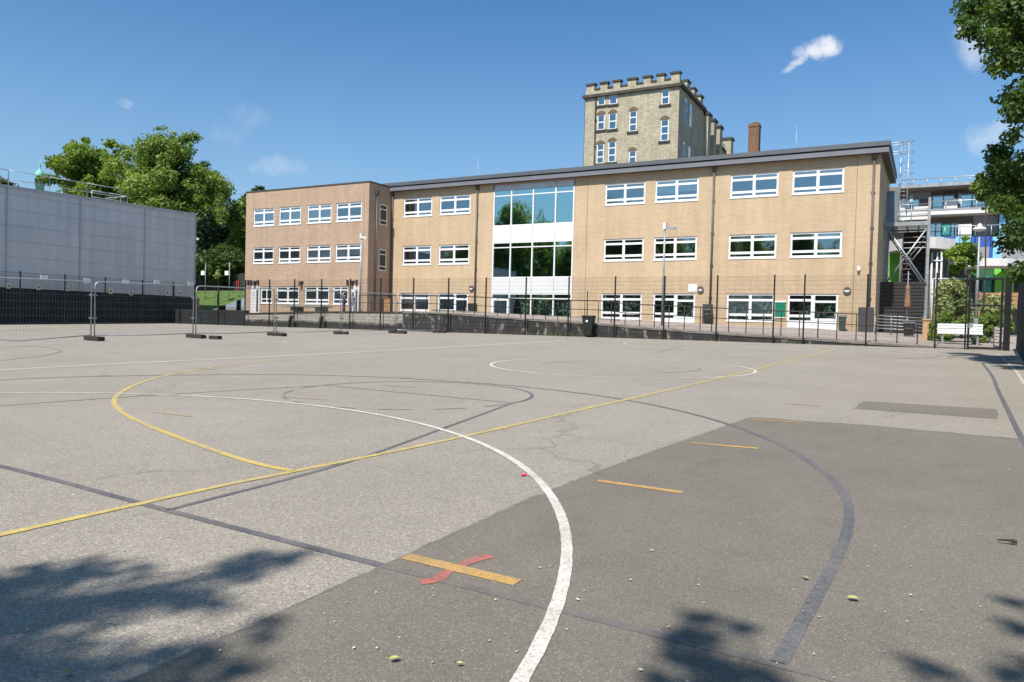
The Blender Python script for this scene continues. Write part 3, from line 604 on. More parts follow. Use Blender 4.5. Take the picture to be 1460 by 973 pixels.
for x0, x1 in zip(bx, bx[1:]): tp = MB(); tp.box(x0+.012, Yc-.012, zut+.03, x1-.012, Yc+.05, 11.24); tp.build('head_panel', hpm, cwo)
for z0, z1 in ((1.34, zt0), (zt0, zg), (zs0, zm0), (zm0, zs1), (zs2, zu), (zu, zut)):
    p = MB()
    for x0, x1 in zip(bx, bx[1:]): p.poly([(x0, Yc+.03, z0), (x1, Yc+.03, z0), (x1, Yc+.03, z1), (x0, Yc+.03, z1)])
    p.build('pane', M['cglass'], cwo)
h = MB(); h.box(bx[0]+.05, Yc-.04, 1.36, bx[0]+.17, Yc+.08, zt0-.04); h.box(bx[1]-.17, Yc-.04, 1.36, bx[1]-.05, Yc+.08, zt0-.04); h.box(bx[0]+.17, Yc-.036, zt0-.16, bx[1]-.17, Yc+.08, zt0-.04); h.build('door_frame', M['upvc'], cwo)
# roof: two-tier fascia over a shadow gap, shallow monopitch
EO = 46.04; xl, xr = -36.75, -1.40
rf = MB(); zb0 = 11.36; zt1 = 11.99
dz = roofz(64.2)-roofz(EO)
def roof_slab(y0, y1, x0, x1, za, zb, m): m.hexa([(x0, y0, za), (x1, y0, za), (x1, y1, za+dz*(y1-y0)/18), (x0, y1, za+dz*(y1-y0)/18), (x0, y0, zb), (x1, y0, zb), (x1, y1, zb+dz*(y1-y0)/18), (x0, y1, zb+dz*(y1-y0)/18)])
roof_slab(EO-.02, 64.2, xl, xr, 11.70, zt1-.03, rf)
rfo = rf.build('roof', M['metalroof'], school)
f2 = MB(); roof_slab(EO+.05, 64.1, xl+.06, xr-.06, 11.34, 11.63, f2); f2.build('fascia', M['fascia'], rfo)
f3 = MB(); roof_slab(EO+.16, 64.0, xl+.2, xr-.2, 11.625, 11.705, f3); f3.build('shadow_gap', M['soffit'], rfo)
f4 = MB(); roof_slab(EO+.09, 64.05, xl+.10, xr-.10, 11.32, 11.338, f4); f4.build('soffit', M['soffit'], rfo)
# downpipes with hoppers and guard boxes, movement joints, lamps
for px, zlo, box in ((557, 1.9, 0), (680, 1.9, 1), (1016, 1.45, 1), (1243, 1.35, 1)):
    p = MB(); x = aty(px, 330, YF).x + (.18 if px == 557 else 0)
    p.tube([(x, YF-.09, zlo), (x, YF-.09, 11.2)], .062, 10); p.box(x-.13, YF-.20, 11.05, x+.13, YF-.01, 11.33)
    for zc in (3.2, 5.2, 7.2, 9.2): p.box(x-.10, YF-.10, zc, x+.10, YF-.003, zc+.06)
    po = p.build('downpipe', M['pipe'], school)
    if box:
        wdt = .42 if px > 1200 else .28; hgt = 1.35 if px > 900 else .8
        q = MB(); q.box(x-wdt-.1, YF-.42, zlo-.3, x+wdt*.6, YF-.01, zlo+hgt); q.build('pipe_guard', M['bin'] if px < 900 else mat_plain('pipe_guard_grey', (.055, .05, .05), .6), po, .02)
for px in (836.5, 1219.5):
    j = MB(); x = aty(px, 330, YF).x; j.box(x-.012, YF-.004, 1.2, x+.012, YF+.002, 11.3); j.build('movement_joint', M['pipe'], school)
def bulkhead(parent, x, y, z, r=.19):
    b = MB()
    n = 20
    for rr, y0, y1, mt in ((r, -.10, 0, 0),):
        ring0 = [(x+rr*math.cos(6.283*i/n), y+y0, z+rr*math.sin(6.283*i/n)) for i in range(n)]; ring1 = [(x+rr*math.cos(6.283*i/n), y+y1, z+rr*math.sin(6.283*i/n)) for i in range(n)]
        for i in range(n): b.poly([ring0[i], ring0[(i+1) % n], ring1[(i+1) % n], ring1[i]], mt)
        b.poly(ring0[::-1], mt)
    bo = b.build('wall_lamp', M['pipe'], parent)
    d = MB(); ring = [(x+r*.72*math.cos(math.pi+math.pi*i/n), y-.115, z+.02+r*.62*math.sin(math.pi+math.pi*i/n)) for i in range(n+1)]
    d.poly(ring); d.poly([(p[0], p[1]-.02+.015, p[2]) for p in ring][:3]); d.build('lamp_diffuser', M['lampglass'], bo)
for px, py in ((672.5, 411.5), (999, 413), (1208, 414.5)):
    q = aty(px, py, YF); bulkhead(school, q.x, YF-.002, q.z, .2)
q = aty(1224.5, 384, YF); b = MB(); b.box(q.x-.09, YF-.14, q.z-.02, q.x+.09, YF-.003, q.z+.14); b.lathe((q.x, YF-.13, q.z-.13), [(.05, 0), (.07, .05), (.06, .10)], 10); b.build('security_sensor', M['lightwall'], school)
# signs on the facade
a = rect(981.5, 405.5, 993.5, 416, YF-.05); b = MB(); b.box(a[0], YF-.03, a[2], a[1], YF-.004, a[3])
tag(b.build('wall_sign', M['sign']), 'small blank white sign on the buff wall beside a round lamp', 'sign')
a = rect(1105.5, 430, 1119.5, 452.5, YF-.05); e = empty('notice_board', (a[0], YF, a[2]), 'green notice board on the buff wall between two ground floor windows', 'notice board')
b = MB(); b.box(a[0], YF-.06, a[2], a[1], YF-.012, a[3]-.05); b.build('panel', M['green'], e); b = MB(); b.box(a[0]-.02, YF-.08, a[3]-.05, a[1]+.02, YF-.004, a[3]+.03); b.box(a[0]-.02, YF-.07, a[2]-.05, a[1]+.02, YF-.004, a[2]-.002); b.build('frame', M['sign'], e)
# antenna rods on the roof
for px, top in ((682, 225), (1136, 180)):
    q = aty(px, top, 52); b = MB(); b.tube([(q.x, 52, 11.9), (q.x, 52, q.z)], .012, 5); b.box(q.x-.08, 51.92, 11.95, q.x+.08, 52.08, 12.5)
    tag(b.build('lightning_rod', M['galv']), 'thin pale rod standing on the school roof ' + ('above the left windows' if px < 900 else 'above the right windows'), 'lightning rod')

# ------------------------------------------------------------------ left brick block
YB = 43.7; BL, BR = -49.14, XL-.02
block = empty('brick_block', (-42.5, YB, 1.5), 'three storey flat roofed pinkish brick block left of the long school building', 'building')
bw = [(361, 390.5), (397.5, 428.5), (437.8, 472), (478.8, 515)]
bl_cols = [(aty(a, 330, YB).x, aty(b, 330, YB).x) for a, b in bw]
brow = [(8.80, 10.22), (5.72, 7.04)]
holes = []; spec = []
bb = {(0, 0): .72, (0, 1): .8, (0, 2): .8, (0, 3): 0, (1, 0): 0, (1, 1): 0, (1, 2): .8, (1, 3): .7}
for ri, (z0, z1) in enumerate(brow):
    for ci, (a, b) in enumerate(bl_cols): holes.append((a, b, z0, z1)); spec.append((a, b, z0, z1, bb[ri, ci], 'three'))
def bxp(px): return aty(px, 420, YB).x
gz1 = aty(440, 408.5, YB).z; gz0 = aty(440, 433.5, YB).z
for a, b in ((371.5, 388), (394, 426), (434.5, 469), (474.5, 496)): holes.append((bxp(a), bxp(b), gz0, gz1)); spec.append((bxp(a), bxp(b), gz0, gz1, 0, 'two' if b-a < 25 else 'three'))
bd = [(bxp(358), bxp(371)), (bxp(499), bxp(512.5))]
m = MB(); wall_y(m, BL, BR, .9, 11.62, YB, holes)
sidew = [(45.2, 46.9, 8.62, 10.2), (45.2, 46.9, 5.1, 6.75)]
wall_x(m, BR, YB, 58, .9, 11.62, [])
wall_x(m, BL, YB, 58, .9, 11.62, [], .14); m.box(BL, 58, .9, BR, 58.3, 11.62); m.poly([(BL, YB, 11.60), (BR, YB, 11.60), (BR, 58, 11.60), (BL, 58, 11.60)])
m.build('wall', [M['brick2'], M['room']], block)
c = MB(); c.box(BL-.04, YB-.04, 11.62, BR+.04, YB+.3, 11.72); c.box(BR-.3, YB+.3, 11.62, BR+.04, 58.3, 11.72); c.box(BL-.04, YB+.3, 11.62, BL+.3, 58.3, 11.72); c.build('parapet_coping', M['soffit'], block)
for a, b, z0, z1, bl, st in spec: window(block, a, b, z0, z1, YB, bl, st)
for (a, b) in bd:
    d = MB(); d.box(a, YB-.05, 1.45, b, YB-.004, gz1+.02); do = d.build('door', M['panelw'], block)
    g2 = MB(); g2.box(b-.36*(b-a), YB-.062, 1.75, b-.16*(b-a), YB-.052, gz1-.28); g2.build('slit_pane', M['room'], do)
    if a < -45:
        s = MB(); zc = aty(363, 422, YB).z
        for zz, ww in ((zc+.28, .06), (zc+.08, .10), (zc-.12, .08)): s.box(a+.33*(b-a)-ww, YB-.058, zz-.05, a+.33*(b-a)+ww, YB-.051, zz+.04)
        s.build('door_notice', mat_plain('grey_print', (.35, .36, .38), .6), do)
for py, z0, z1 in ((0, *sidew[0][2:]), (0, *sidew[1][2:])):       # windows in the shaded return wall
    y0, y1 = 44.95, 45.85; f = MB()
    for yy_ in (y0, y1-.07): f.box(BR-.02, yy_, z0, BR+.035, yy_+.07, z1)
    for zz in (z0, z0+.32, z1-.42, z1-.07): f.box(BR-.018, y0, zz, BR+.033, y1, zz+.07)
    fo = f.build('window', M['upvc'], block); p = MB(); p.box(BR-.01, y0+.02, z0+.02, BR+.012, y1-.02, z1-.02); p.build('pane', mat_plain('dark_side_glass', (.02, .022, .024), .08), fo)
p = MB(); p.tube([(BR+.07, 44.55, 1.6), (BR+.07, 44.55, 10.9)], .06, 8); p.box(BR+.01, 44.42, 10.8, BR+.18, 44.68, 11.1); p.build('downpipe', M['pipe'], block)
p = MB(); xj = aty(519, 330, YB).x; p.box(xj-.012, YB-.004, 1.4, xj+.012, YB+.002, 11.5); p.build('movement_joint', M['pipe'], block)
for px, py in ((364, 404.5), (430, 405), (503, 404.5)):
    q = aty(px, py, YB); b = MB(); b.box(q.x-.10, YB-.26, q.z-.16, q.x+.10, YB-.003, q.z+.14); b.box(q.x-.2, YB-.12, q.z+.15, q.x+.2, YB-.003, q.z+.22); b.build('wall_lamp', M['pipe'], block)
for px in (350.8, 355, 358.6, 369, 496.5, 509.5):
    q = aty(px, 403.5, YB); b = MB(); b.box(q.x-.04, YB-.2, q.z-.22, q.x+.04, YB-.003, q.z+.22); b.build('wall_bracket', M['pipe'], block)

# ------------------------------------------------------------------ battlemented tower and wing, chimney
TY = 80; TX0, TX1 = aty(834, 170, TY).x, aty(967.5, 170, TY).x
tower = empty('brick_tower', ((TX0+TX1)/2, TY, 3), 'tall old stock brick tower with battlements rising behind the school roof', 'tower')
zst = (aty(834.6, 135.5, TY).z + aty(968, 121.5, TY).z)/2
tw = [(852, 139, 862.4, 149.8, 'one'), (868.5, 136.2, 879.8, 148.2, 'one'), (943.3, 128.5, 954, 148.5, 'sash'), (851.9, 164, 861.6, 185, 'sash'), (868, 162, 878.5, 183.7, 'sash'), (897.5, 158.5, 907.5, 187, 'sash3'), (942.2, 171, 952.8, 200.6, 'sash3'), (851, 206, 860.4, 233, 'sash3'), (867.3, 202, 877.3, 231, 'sash3'), (896.6, 215.5, 906.3, 242, 'sash3')]
th = [tuple(rect(a, b, c, d, TY)) for a, b, c, d, s in tw]
TB = 92
m = MB(); wall_y(m, TX0, TX1, 2, zst, TY, th, .18)
sd = [(TY+2.4, TY+3.8, zst-3.5, zst-.7), (TY+4.5, TY+5.9, zst-3.5, zst-.7), (TY+2.2, TY+3.6, zst-11, zst-5.6), (TY+4.4, TY+5.8, zst-11, zst-5.6)]
wall_x(m, TX1, TY, TB, 2, zst, sd, -.2); wall_x(m, TX0, TY, TB, 2, zst, [], .2); m.box(TX0, TB, 2, TX1, TB+.4, zst)
# parapet with merlons
zc0 = zst+.55; zcr = zst+.55
m.box(TX0, TY, zst, TX1, TY+.5, zcr); m.box(TX1-.5, TY+.5, zst, TX1, TB, zcr); m.box(TX0, TY+.5, zst, TX0+.5, TB, zcr)
mer = [(836.6, 847.7), (856.2, 866.2), (874.2, 884.4), (895.2, 907), (917.4, 927.8), (936.6, 946.8), (956.8, 968.6)]
zmt = zst+1.35
for a, b in mer: m.box(aty(a, 120, TY).x, TY+.003, zcr, aty(b, 120, TY).x, TY+.5, zmt-.18)
for y in (TY+3, TY+6, TY+9): m.box(TX1-.5, y, zcr, TX1-.003, y+1.2, zmt-.18)
m.build('wall', [M['stock'], M['room']], tower)
c = MB(); c.box(TX0-.28, TY-.28, zst-.30, TX1+.28, TY-.003, zst+.02); c.box(TX1+.003, TY-.003, zst-.30, TX1+.28, TB, zst+.02); c.box(TX0-.28, TY-.003, zst-.30, TX0-.003, TB, zst+.02); c.build('string_course', M['darkstone'], tower)
for a, b in mer: c = MB(); c.box(aty(a, 120, TY).x-.12, TY-.12, zmt-.18, aty(b, 120, TY).x+.12, TY+.6, zmt+.02); c.build('merlon_cap', M['darkstone'], tower)
for y in (TY+3, TY+6, TY+9): c = MB(); c.box(TX1-.6, y-.1, zmt-.18, TX1+.12, y+1.3, zmt+.02); c.build('merlon_cap', M['darkstone'], tower)
for (a, b), (a2, b2) in zip(mer, mer[1:]): c = MB(); c.box(aty(b, 120, TY).x+.002, TY-.08, zcr+.002, aty(a2, 120, TY).x-.002, TY+.55, zcr+.16); c.build('crenel_coping', M['darkstone'], tower)
for (x0, x1, z0, z1), q in zip(th, tw):
    fo = window(tower, x0, x1, z0, z1, TY, .0, q[4], False)
    s = MB(); s.box(x0-.22, TY-.14, z0-.2, x1+.22, TY-.003, z0-.003); s.build('sill', M['darkstone'], fo)
    if q[1] > 150:
        s = MB(); cx = (x0+x1)/2; hw = (x1-x0)/2
        pts = [(cx+t*(hw+.12), z1+.12+.30*(1-t*t)) for t in (-1, -.6, -.2, .2, .6, 1)]
        for (xa, za), (xb, zb_) in zip(pts, pts[1:]): s.hexa([(xa, TY-.02, z1+.002), (xb, TY-.02, z1+.002), (xb, TY-.003, z1+.002), (xa, TY-.003, z1+.002), (xa, TY-.02, za), (xb, TY-.02, zb_), (xb, TY-.003, zb_), (xa, TY-.003, za)])
        s.build('arch', mat_plain('gauged_brick', (.15, .105, .06), .9, 0, .3, 6), fo)
for y0, y1, z0, z1 in sd:
    f = MB()
    for yy_ in (y0, y1-.12): f.box(TX1-.16, yy_, z0, TX1-.08, yy_+.12, z1)
    for zz in (z0, (z0+z1)/2, z1-.12): f.box(TX1-.158, y0, zz, TX1-.082, y1, zz+.12)
    fo = f.build('window', M['upvc'], tower); p = MB(); p.poly([(TX1-.12, y0, z0), (TX1-.12, y1, z0), (TX1-.12, y1, z1), (TX1-.12, y0, z1)]); p.build('pane', M['glass'], fo)
p = MB(); x = aty(848.8, 190, TY).x; p.tube([(x, TY-.12, 3), (x, TY-.12, zst-.2)], .075, 8)
for zz in (22, 25): p.box(x-.14, TY-.14, zz, x+.14, TY-.01, zz+.1)
p.build('downpipe', M['black'], tower)
p = MB(); x = TX0-.12; p.tube([(x, TY+.3, 3), (x, TY+.3, zst+.3)], .06, 8); p.build('downpipe', M['black'], tower)
# long wing running back from the tower with buttress piers
wing = MB(); zw = 23.4; WX0, WX1 = TX1-9, TX1-.2
wy = [atx(p, q, WX1).y for p, q in ((1003, 180), (1020, 195), (1036, 210))]
wz = [atx(p, q, WX1).z for p, q in ((984, 147), (1002, 168.5), (1019, 188), (1036, 206.5))]
zw = sum(wz[1:])/3 - .9
wing.box(WX0, TB+.4, 2, WX1, wy[2]+1.5, zw)
n = 14; ya, yb = TB+1, wy[2]
for i in range(n):
    y0 = ya+(yb-ya)*i/n; wing.box(WX1-.4, y0, zw, WX1-.003, y0+(yb-ya)/n*.55, zw+.55)
wo = wing.build('wing', M['stock'], tower)
for y in [TB+2.5]+wy:
    pb = MB(); pb.box(WX1-.6, y-.7, 2, WX1+.75, y+.7, zw+1.3); pb.build('buttress', M['stock'], wo); pb = MB(); pb.box(WX1-.75, y-.85, zw+1.3, WX1+.9, y+.85, zw+1.6); pb.build('buttress_cap', M['darkstone'], wo)
sb = MB(); sb.box(WX1+.003, TB+.5, zw-.5, WX1+.16, wy[2]+1.4, zw-.2); sb.build('string_course', M['darkstone'], wo)
wn = MB()
for i, y in enumerate([(TB+wy[0])/2+1.5, (wy[0]+wy[1])/2, (wy[1]+wy[2])/2]): wn.box(WX1-.1, y-.7, zw-8, WX1+.03, y+.7, zw-2.2)
wn.build('window', M['upvc'], wo)
CY = 95; q0, q1 = aty(1067.3, 180, CY), aty(1083.6, 180, CY); zt = aty(1075, 175.5, CY).z; cx, r = (q0.x+q1.x)/2, (q1.x-q0.x)/2
chim = empty('chimney_stack', (cx, CY, 2), 'square red brick chimney stack with a pale pot showing above the school roof', 'chimney')
b = MB(); b.box(cx-r, CY, 2, cx+r*.86, CY+r*1.7, zt-.45); b.box(cx-r*1.06, CY-.06, zt-.45, cx+r*.92, CY+r*1.76, zt-.2); b.box(cx-r*1.0, CY+.02, zt-.2, cx+r*.86, CY+r*1.7, zt-.02); b.build('shaft', M['redbrick'], chim)
b = MB(); b.lathe((cx, CY+r*.85, zt-.02), [(r*.5, 0), (r*.48, .28), (r*.4, .28)], 14); b.build('pot', M['stone'], chim)

# ------------------------------------------------------------------ grey shed
SX = -46.9; S0, S1 = 6.0, 37.0; zA, zB = 8.35, 8.75
shed = empty('grey_shed', (SX-8, 22, 1), 'large grey metal clad hall with dark plinth behind the mesh fence', 'building')
m = MB(); zs_ = 2.66
def zt_s(y): return 8.30+(y-S0)*(8.78-8.30)/(S1-S0)
n = 1
m.hexa([(SX-14, S0, zs_), (SX, S0, zs_), (SX, S1, zs_), (SX-14, S1, zs_), (SX-14, S0, zt_s(S0)), (SX, S0, zt_s(S0)), (SX, S1, zt_s(S1)), (SX-14, S1, zt_s(S1))])
m.build('wall', M['cladding'], shed)
m = MB(); m.box(SX-13.9, S0+.1, -.5, SX-.08, S1-.08, zs_); m.build('plinth', M['plinth'], shed)
j = MB()
for k in range(1, 7):
    za = zs_+k*(8.35-zs_)/6.2; j.box(SX+.002, S0, za-.016, SX+.008, S1-.05, za+.016)
for px in (9, 114, 206): 
    y = atx(px, 340, SX).y; j.box(SX+.002, y-.05, zs_, SX+.02, y+.05, zt_s(y)-.1)
j.build('panel_joint', mat_plain('joint_grey', (.36, .375, .40), .6), shed)
t = MB(); t.hexa([(SX-.2, S0, zt_s(S0)-.12), (SX+.05, S0, zt_s(S0)-.12), (SX+.05, S1+.04, zt_s(S1)-.12), (SX-.2, S1+.04, zt_s(S1)-.12), (SX-.2, S0, zt_s(S0)+.07), (SX+.05, S0, zt_s(S0)+.07), (SX+.05, S1+.04, zt_s(S1)+.07), (SX-.2, S1+.04, zt_s(S1)+.07)])
t.box(SX-.10, S1-.003, zs_, SX+.05, S1+.05, zt_s(S1)-.12); t.build('edge_trim', mat_plain('light_trim', (.40, .41, .43), .5), shed)
gr = MB(); gp = [atx(p, q, SX-.9) for p, q in ((-30, 245), (12, 250), (71, 261), (124, 270), (172, 278))]
tops = [Vector((p.x, p.y, zt_s(p.y)+1.1)) for p in gp]
for p in tops: gr.tube([(p.x, p.y, p.z-1.15), p], .022, 6)
for a, b in zip(tops, tops[1:]): gr.tube([a, b], .025, 6); gr.tube([a-Vector((0, 0, .55)), b-Vector((0, 0, .55))], .022, 6)
gr.build('roof_guardrail', M['galv'], shed)
gr = MB(); gp = [atx(p, q, SX-.5) for p, q in ((131, 280), (156, 284), (182, 287))]; tops = [Vector((p.x, p.y, zt_s(p.y)+.62)) for p in gp]
for p in tops: gr.tube([(p.x, p.y, p.z-.6), p], .022, 6)
for a, b in zip(tops, tops[1:]): gr.tube([a, b], .028, 6); gr.tube([a-Vector((0, 0, .4)), b-Vector((0, 0, .4))], .022, 6)
gr.tube([tops[-1], tops[-1]+Vector((-2.5, 0, 0))], .028, 6); gr.build('hatch_guardrail', M['galv'], shed)
b = MB(); q = atx(283.5, 348.5, SX); b.box(SX+.0, S1+.05, 6.9, SX+.22, S1+.2, 7.05); b.build('wall_lamp', M['sign'], shed)

# ------------------------------------------------------------------ mesh fences
def mesh_panel(parent, a, b, z0, z1, r_h=.0032, r_v=.0026, hs=.2, vs=.05, mat='black', name='mesh_panel', twin=False):
    """welded wire panel from a to b (plan points)"""
    a, b = Vector((a[0], a[1], 0)), Vector((b[0], b[1], 0)); Ln = (b-a).length; t = (b-a)/Ln; q = Vector((-t.y, t.x, 0)); m = MB()
    n = int(round(Ln/vs))
    for i in range(n+1):
        p = a+t*(Ln*i/n); s = r_v
        A = p+q*0; m.poly([(A-t*s)+Vector((0, 0, z0)), (A+t*s)+Vector((0, 0, z0)), (A+t*s)+Vector((0, 0, z1)), (A-t*s)+Vector((0, 0, z1))])
        m.poly([(A-q*s)+Vector((0, 0, z0)), (A+q*s)+Vector((0, 0, z0)), (A+q*s)+Vector((0, 0, z1)), (A-q*s)+Vector((0, 0, z1))])
    k = int(round((z1-z0)/hs))
    for i in range(k+1):
        z = z0+(z1-z0)*i/k
        for off in ((-r_v-r_h, r_v+r_h) if twin else (r_v+r_h,)):
            m.obox((a+b)/2+q*off+Vector((0, 0, z)), t*Ln/2, q*r_h, Vector((0, 0, r_h)))
    return m.build(name, M[mat], parent)
def fence_post(parent, x, y, z0, z1, w=.06, mat='black'):
    m = MB(); m.box(x-w/2, y-w/2, z0, x+w/2, y+w/2, z1); m.box(x-w/2-.006, y-w/2-.006, z1, x+w/2+.006, y+w/2+.006, z1+.025); return m.build('post', M[mat], parent)
YFN = 34.68
FX = [-38.95, -36.72, -34.53, -32.26, -29.96, -27.64, -25.27, -22.87, -20.44, -17.99, -15.52, -13.01, -10.5, -8.0, -5.48, -4.21, -1.72, .82, 1.87]
ff = empty('mesh_fence', (-18, YFN, gz(YFN)), 'tall black welded mesh fence along the far playground edge before the school', 'fence')
for i, x in enumerate(FX): fence_post(ff, x, YFN, gz(YFN)-.05, 3.72 if x < 0 else 3.74)
for a, b in zip(FX, FX[1:]): mesh_panel(ff, (a+.03, YFN-.045), (b-.03, YFN-.045), gz(YFN)+.05, 3.68)
gate = empty('mesh_gate', (2.55, YFN, gz(YFN)), 'black steel framed mesh gate in the far right corner of the playground', 'gate')
b = MB(); b.box(1.93, YFN-.04, .72, 2.01, YFN+.04, 3.55); b.box(3.02, YFN-.04, .72, 3.10, YFN+.04, 3.55); b.box(2.01, YFN-.038, .72, 3.02, YFN+.038, .80); b.box(2.01, YFN-.038, 3.47, 3.02, YFN+.038, 3.55); b.box(2.01, YFN-.038, 2.42, 3.02, YFN+.038, 2.48); b.build('gate_frame', M['black'], gate)
mesh_panel(gate, (2.01, YFN), (3.02, YFN), .80, 3.47)
b = MB(); b.box(3.15, YFN-.10, gz(YFN)-.1, 3.36, YFN+.10, 3.62); b.build('gate_post', M['black'], gate)
b = MB(); b.box(1.97, YFN-.10, 1.55, 2.10, YFN-.04, 1.75); b.tube([(2.04, YFN-.09, 1.65), (2.14, YFN-.09, 1.65)], .012, 6); b.build('lock', M['galvdull'], gate)
lf = empty('mesh_fence', (-46.2, 28, .6), 'black welded mesh fence in front of the grey shed along the side', 'fence')
LY = [16.6, 19.2, 21.8, 24.47, 27.08, 29.68, 32.32, 34.68]
for y in LY: fence_post(lf, -46.2, y, gz(y)-.05, 3.62)
for a, b in zip(LY, LY[1:]): mesh_panel(lf, (-46.15, a+.03), (-46.15, b-.03), gz(a)+.08, 3.55)
lg = empty('mesh_fence', (-42.5, 34.9, .6), 'short black mesh fence closing the gap between shed and pinkish brick block', 'fence')
GX = [-46.1, -43.9, -41.5]
for x in GX: fence_post(lg, x, YFN, gz(YFN)-.05, 3.4)
for a, b in zip(GX, [-43.9, -41.5, -38.99]): mesh_panel(lg, (a+.03, YFN-.045), (b-.03, YFN-.045), gz(YFN)+.05, 3.3)
# right side fence with dark windbreak netting
rg = empty('netted_fence', (2.6, 22, .5), 'black netted fence along the shaded side of the playground under the tree', 'fence')
RP = [(3.62, 34.4), (3.40, 31.9), (3.2, 29.4), (3.0, 26.9), (2.8, 24.4), (2.6, 21.9), (2.4, 19.4), (2.2, 16.9), (2.05, 14.4), (1.9, 11.9), (1.8, 9.4)]
for x, y in RP: fence_post(rg, x, y, gz(y)-.05, gz(y)+3.0)
mnet, ntn, bn = new_mat('windbreak_netting'); 
cN, fN = noise_col(ntn, texco(ntn), 3, (.006, .008, .008), (.018, .022, .022), 5); L(ntn, cN, bn.inputs['Base Color']); bn.inputs['Roughness'].default_value = .9
for (xa, ya), (xb, yb) in zip(RP, RP[1:]):
    m = MB(); n = 8
    for i in range(n):
        for k in range(5):
            def P(u, v):
                x, y = xa+(xb-xa)*u, ya+(yb-ya)*u; return (x-.05-.05*noise.noise((y*1.3, v*3, 0))-.03*math.sin(u*3.14), y, gz(y)+.06+2.85*v)
            m.poly([P(i/n, k/5), P((i+1)/n, k/5), P((i+1)/n, (k+1)/5), P(i/n, (k+1)/5)])
    m.build('netting', mnet, rg)
    m = MB(); mesh_panel(rg, (xa, ya-.03), (xb, yb+.03), gz(ya)+.06, gz(ya)+2.9, mat='galvdull', vs=.2, hs=.4, twin=False)

# signs on the side fence and the shed
for i, (px, py, w, h, lab) in enumerate(((63, 395.5, 11, 7, 'blank white sign on the shed side fence, leftmost of the white signs'), (124.5, 400.5, 9.5, 7.5, 'blank white sign on the shed side fence next to the first fencing joint'), (179.5, 402, 9, 6.5, 'blank white sign above the middle of the second temporary fence panel'),
       (224, 403, 8, 7, 'blank white sign on the side fence, fourth along from the camera'), (272, 404.5, 7.5, 5.5, 'blank white sign on the side fence nearest the shed corner'))):
    a, b = atx(px-w/2, py-h/2, -46.12), atx(px+w/2, py+h/2, -46.12); m = MB(); m.box(-46.13, a.y, b.z, -46.10, b.y, a.z)
    tag(m.build('fence_sign', M['sign']), lab, 'sign', 'white signs along the side fence')
for i, (px, py, lab) in enumerate(((12, 408, 'beige number plate on the shed, nearest the camera'), (55, 410, 'beige number plate on the shed, second from the camera'), (96, 411.5, 'beige number plate under a lamp on the shed, third from the camera'), (158, 415.5, 'beige number plate on the shed just past the first fencing joint'),
       (187, 417.5, 'beige number plate on the shed below the third white sign'), (239, 418, 'beige number plate on the shed, second from its far corner'), (257, 418.5, 'beige number plate on the shed nearest its far corner'))):
    a, b = atx(px-2.8, py-3.8, SX+.03), atx(px+2.8, py+3.8, SX+.03); m = MB(); m.box(SX+.01, a.y, b.z, SX+.03, b.y, a.z); yc, zc = (a.y+b.y)/2, (a.z+b.z)/2; dy, dzz = (b.y-a.y), (a.z-b.z)
    m.box(SX+.03, yc-.18*dy, zc-.22*dzz, SX+.036, yc+.18*dy, zc+.22*dzz, 1)
    tag(m.build('number_plate', [M['beige'], M['pipe']]), lab, 'sign', 'beige plates on the shed wall')

# ------------------------------------------------------------------ temporary fencing
def heras(a, b, label, sag=0.):
    a, b = Vector((a[0], a[1], gz(a[1]))), Vector((b[0], b[1], gz(b[1]))); t = (b-a); Ln = t.length; t /= Ln; up = Vector((0, 0, 1)); H = 2.05; z0 = .14
    e = empty('temporary_fence_panel', a, label, 'fence panel', 'galvanised temporary fence panels')
    r = .021; a2, b2 = a+t*.06, b-t*.06; m = MB()
    k = .16
    path = [a2+up*.03, a2+up*(H-k), a2+up*(H-k*.3)+t*k*.3, a2+up*H+t*k, b2+up*H-t*k, b2+up*(H-k*.3)-t*k*.3, b2+up*(H-k), b2+up*.03]
    m.tube(path, r, 8); mid = (a2+b2)/2
    m.tube([a2+up*(z0+.04), a2*.6+b2*.4+up*(z0-.0-sag), b2+up*(z0+.04)], .018, 8)
    m.build('frame', M['galv'], e)
    m = MB(); q = Vector((-t.y, t.x, 0)); n = int(Ln/.10)
    for i in range(1, n):
        p = a2+t*((b2-a2).length*i/n); s = .0018; m.poly([p-t*s+up*(z0+.04), p+t*s+up*(z0+.04), p+t*s+up*H, p-t*s+up*H]); m.poly([p-q*s+up*(z0+.04), p+q*s+up*(z0+.04), p+q*s+up*H, p-q*s+up*H])
    for i in range(1, 8):
        z = z0+(H-z0)*i/8; m.obox((a2+b2)/2+up*z+q*.004, (b2-a2)/2, q*.002, up*.002)
    m.build('wire_infill', M['galvdull'], e); return e
fp = [gnd(*p) for p in ((132, 485.5), (277, 482), (392, 479), (486, 477), (564, 475.5), (627, 475))]
hp = [(fp[0].x+(fp[0].x-fp[1].x), fp[0].y-(fp[1].y-fp[0].y))] + [(p.x, p.y) for p in fp]
hl = ['galvanised temporary fence panel, nearest of its row, with white signs behind its top rail', 'galvanised temporary fence panel spanning the dark plinth up to the shed corner', 'galvanised temporary fence panel in front of the gap between shed and brick block',
      'galvanised temporary fence panel before the left white door of the pinkish block', 'galvanised temporary fence panel before the people on the terrace', 'galvanised temporary fence panel farthest along the row, ending at the black retaining wall']
for i, (a, b) in enumerate(zip(hp, hp[1:])): heras(a, b, hl[i], .1 if i == 0 else 0)
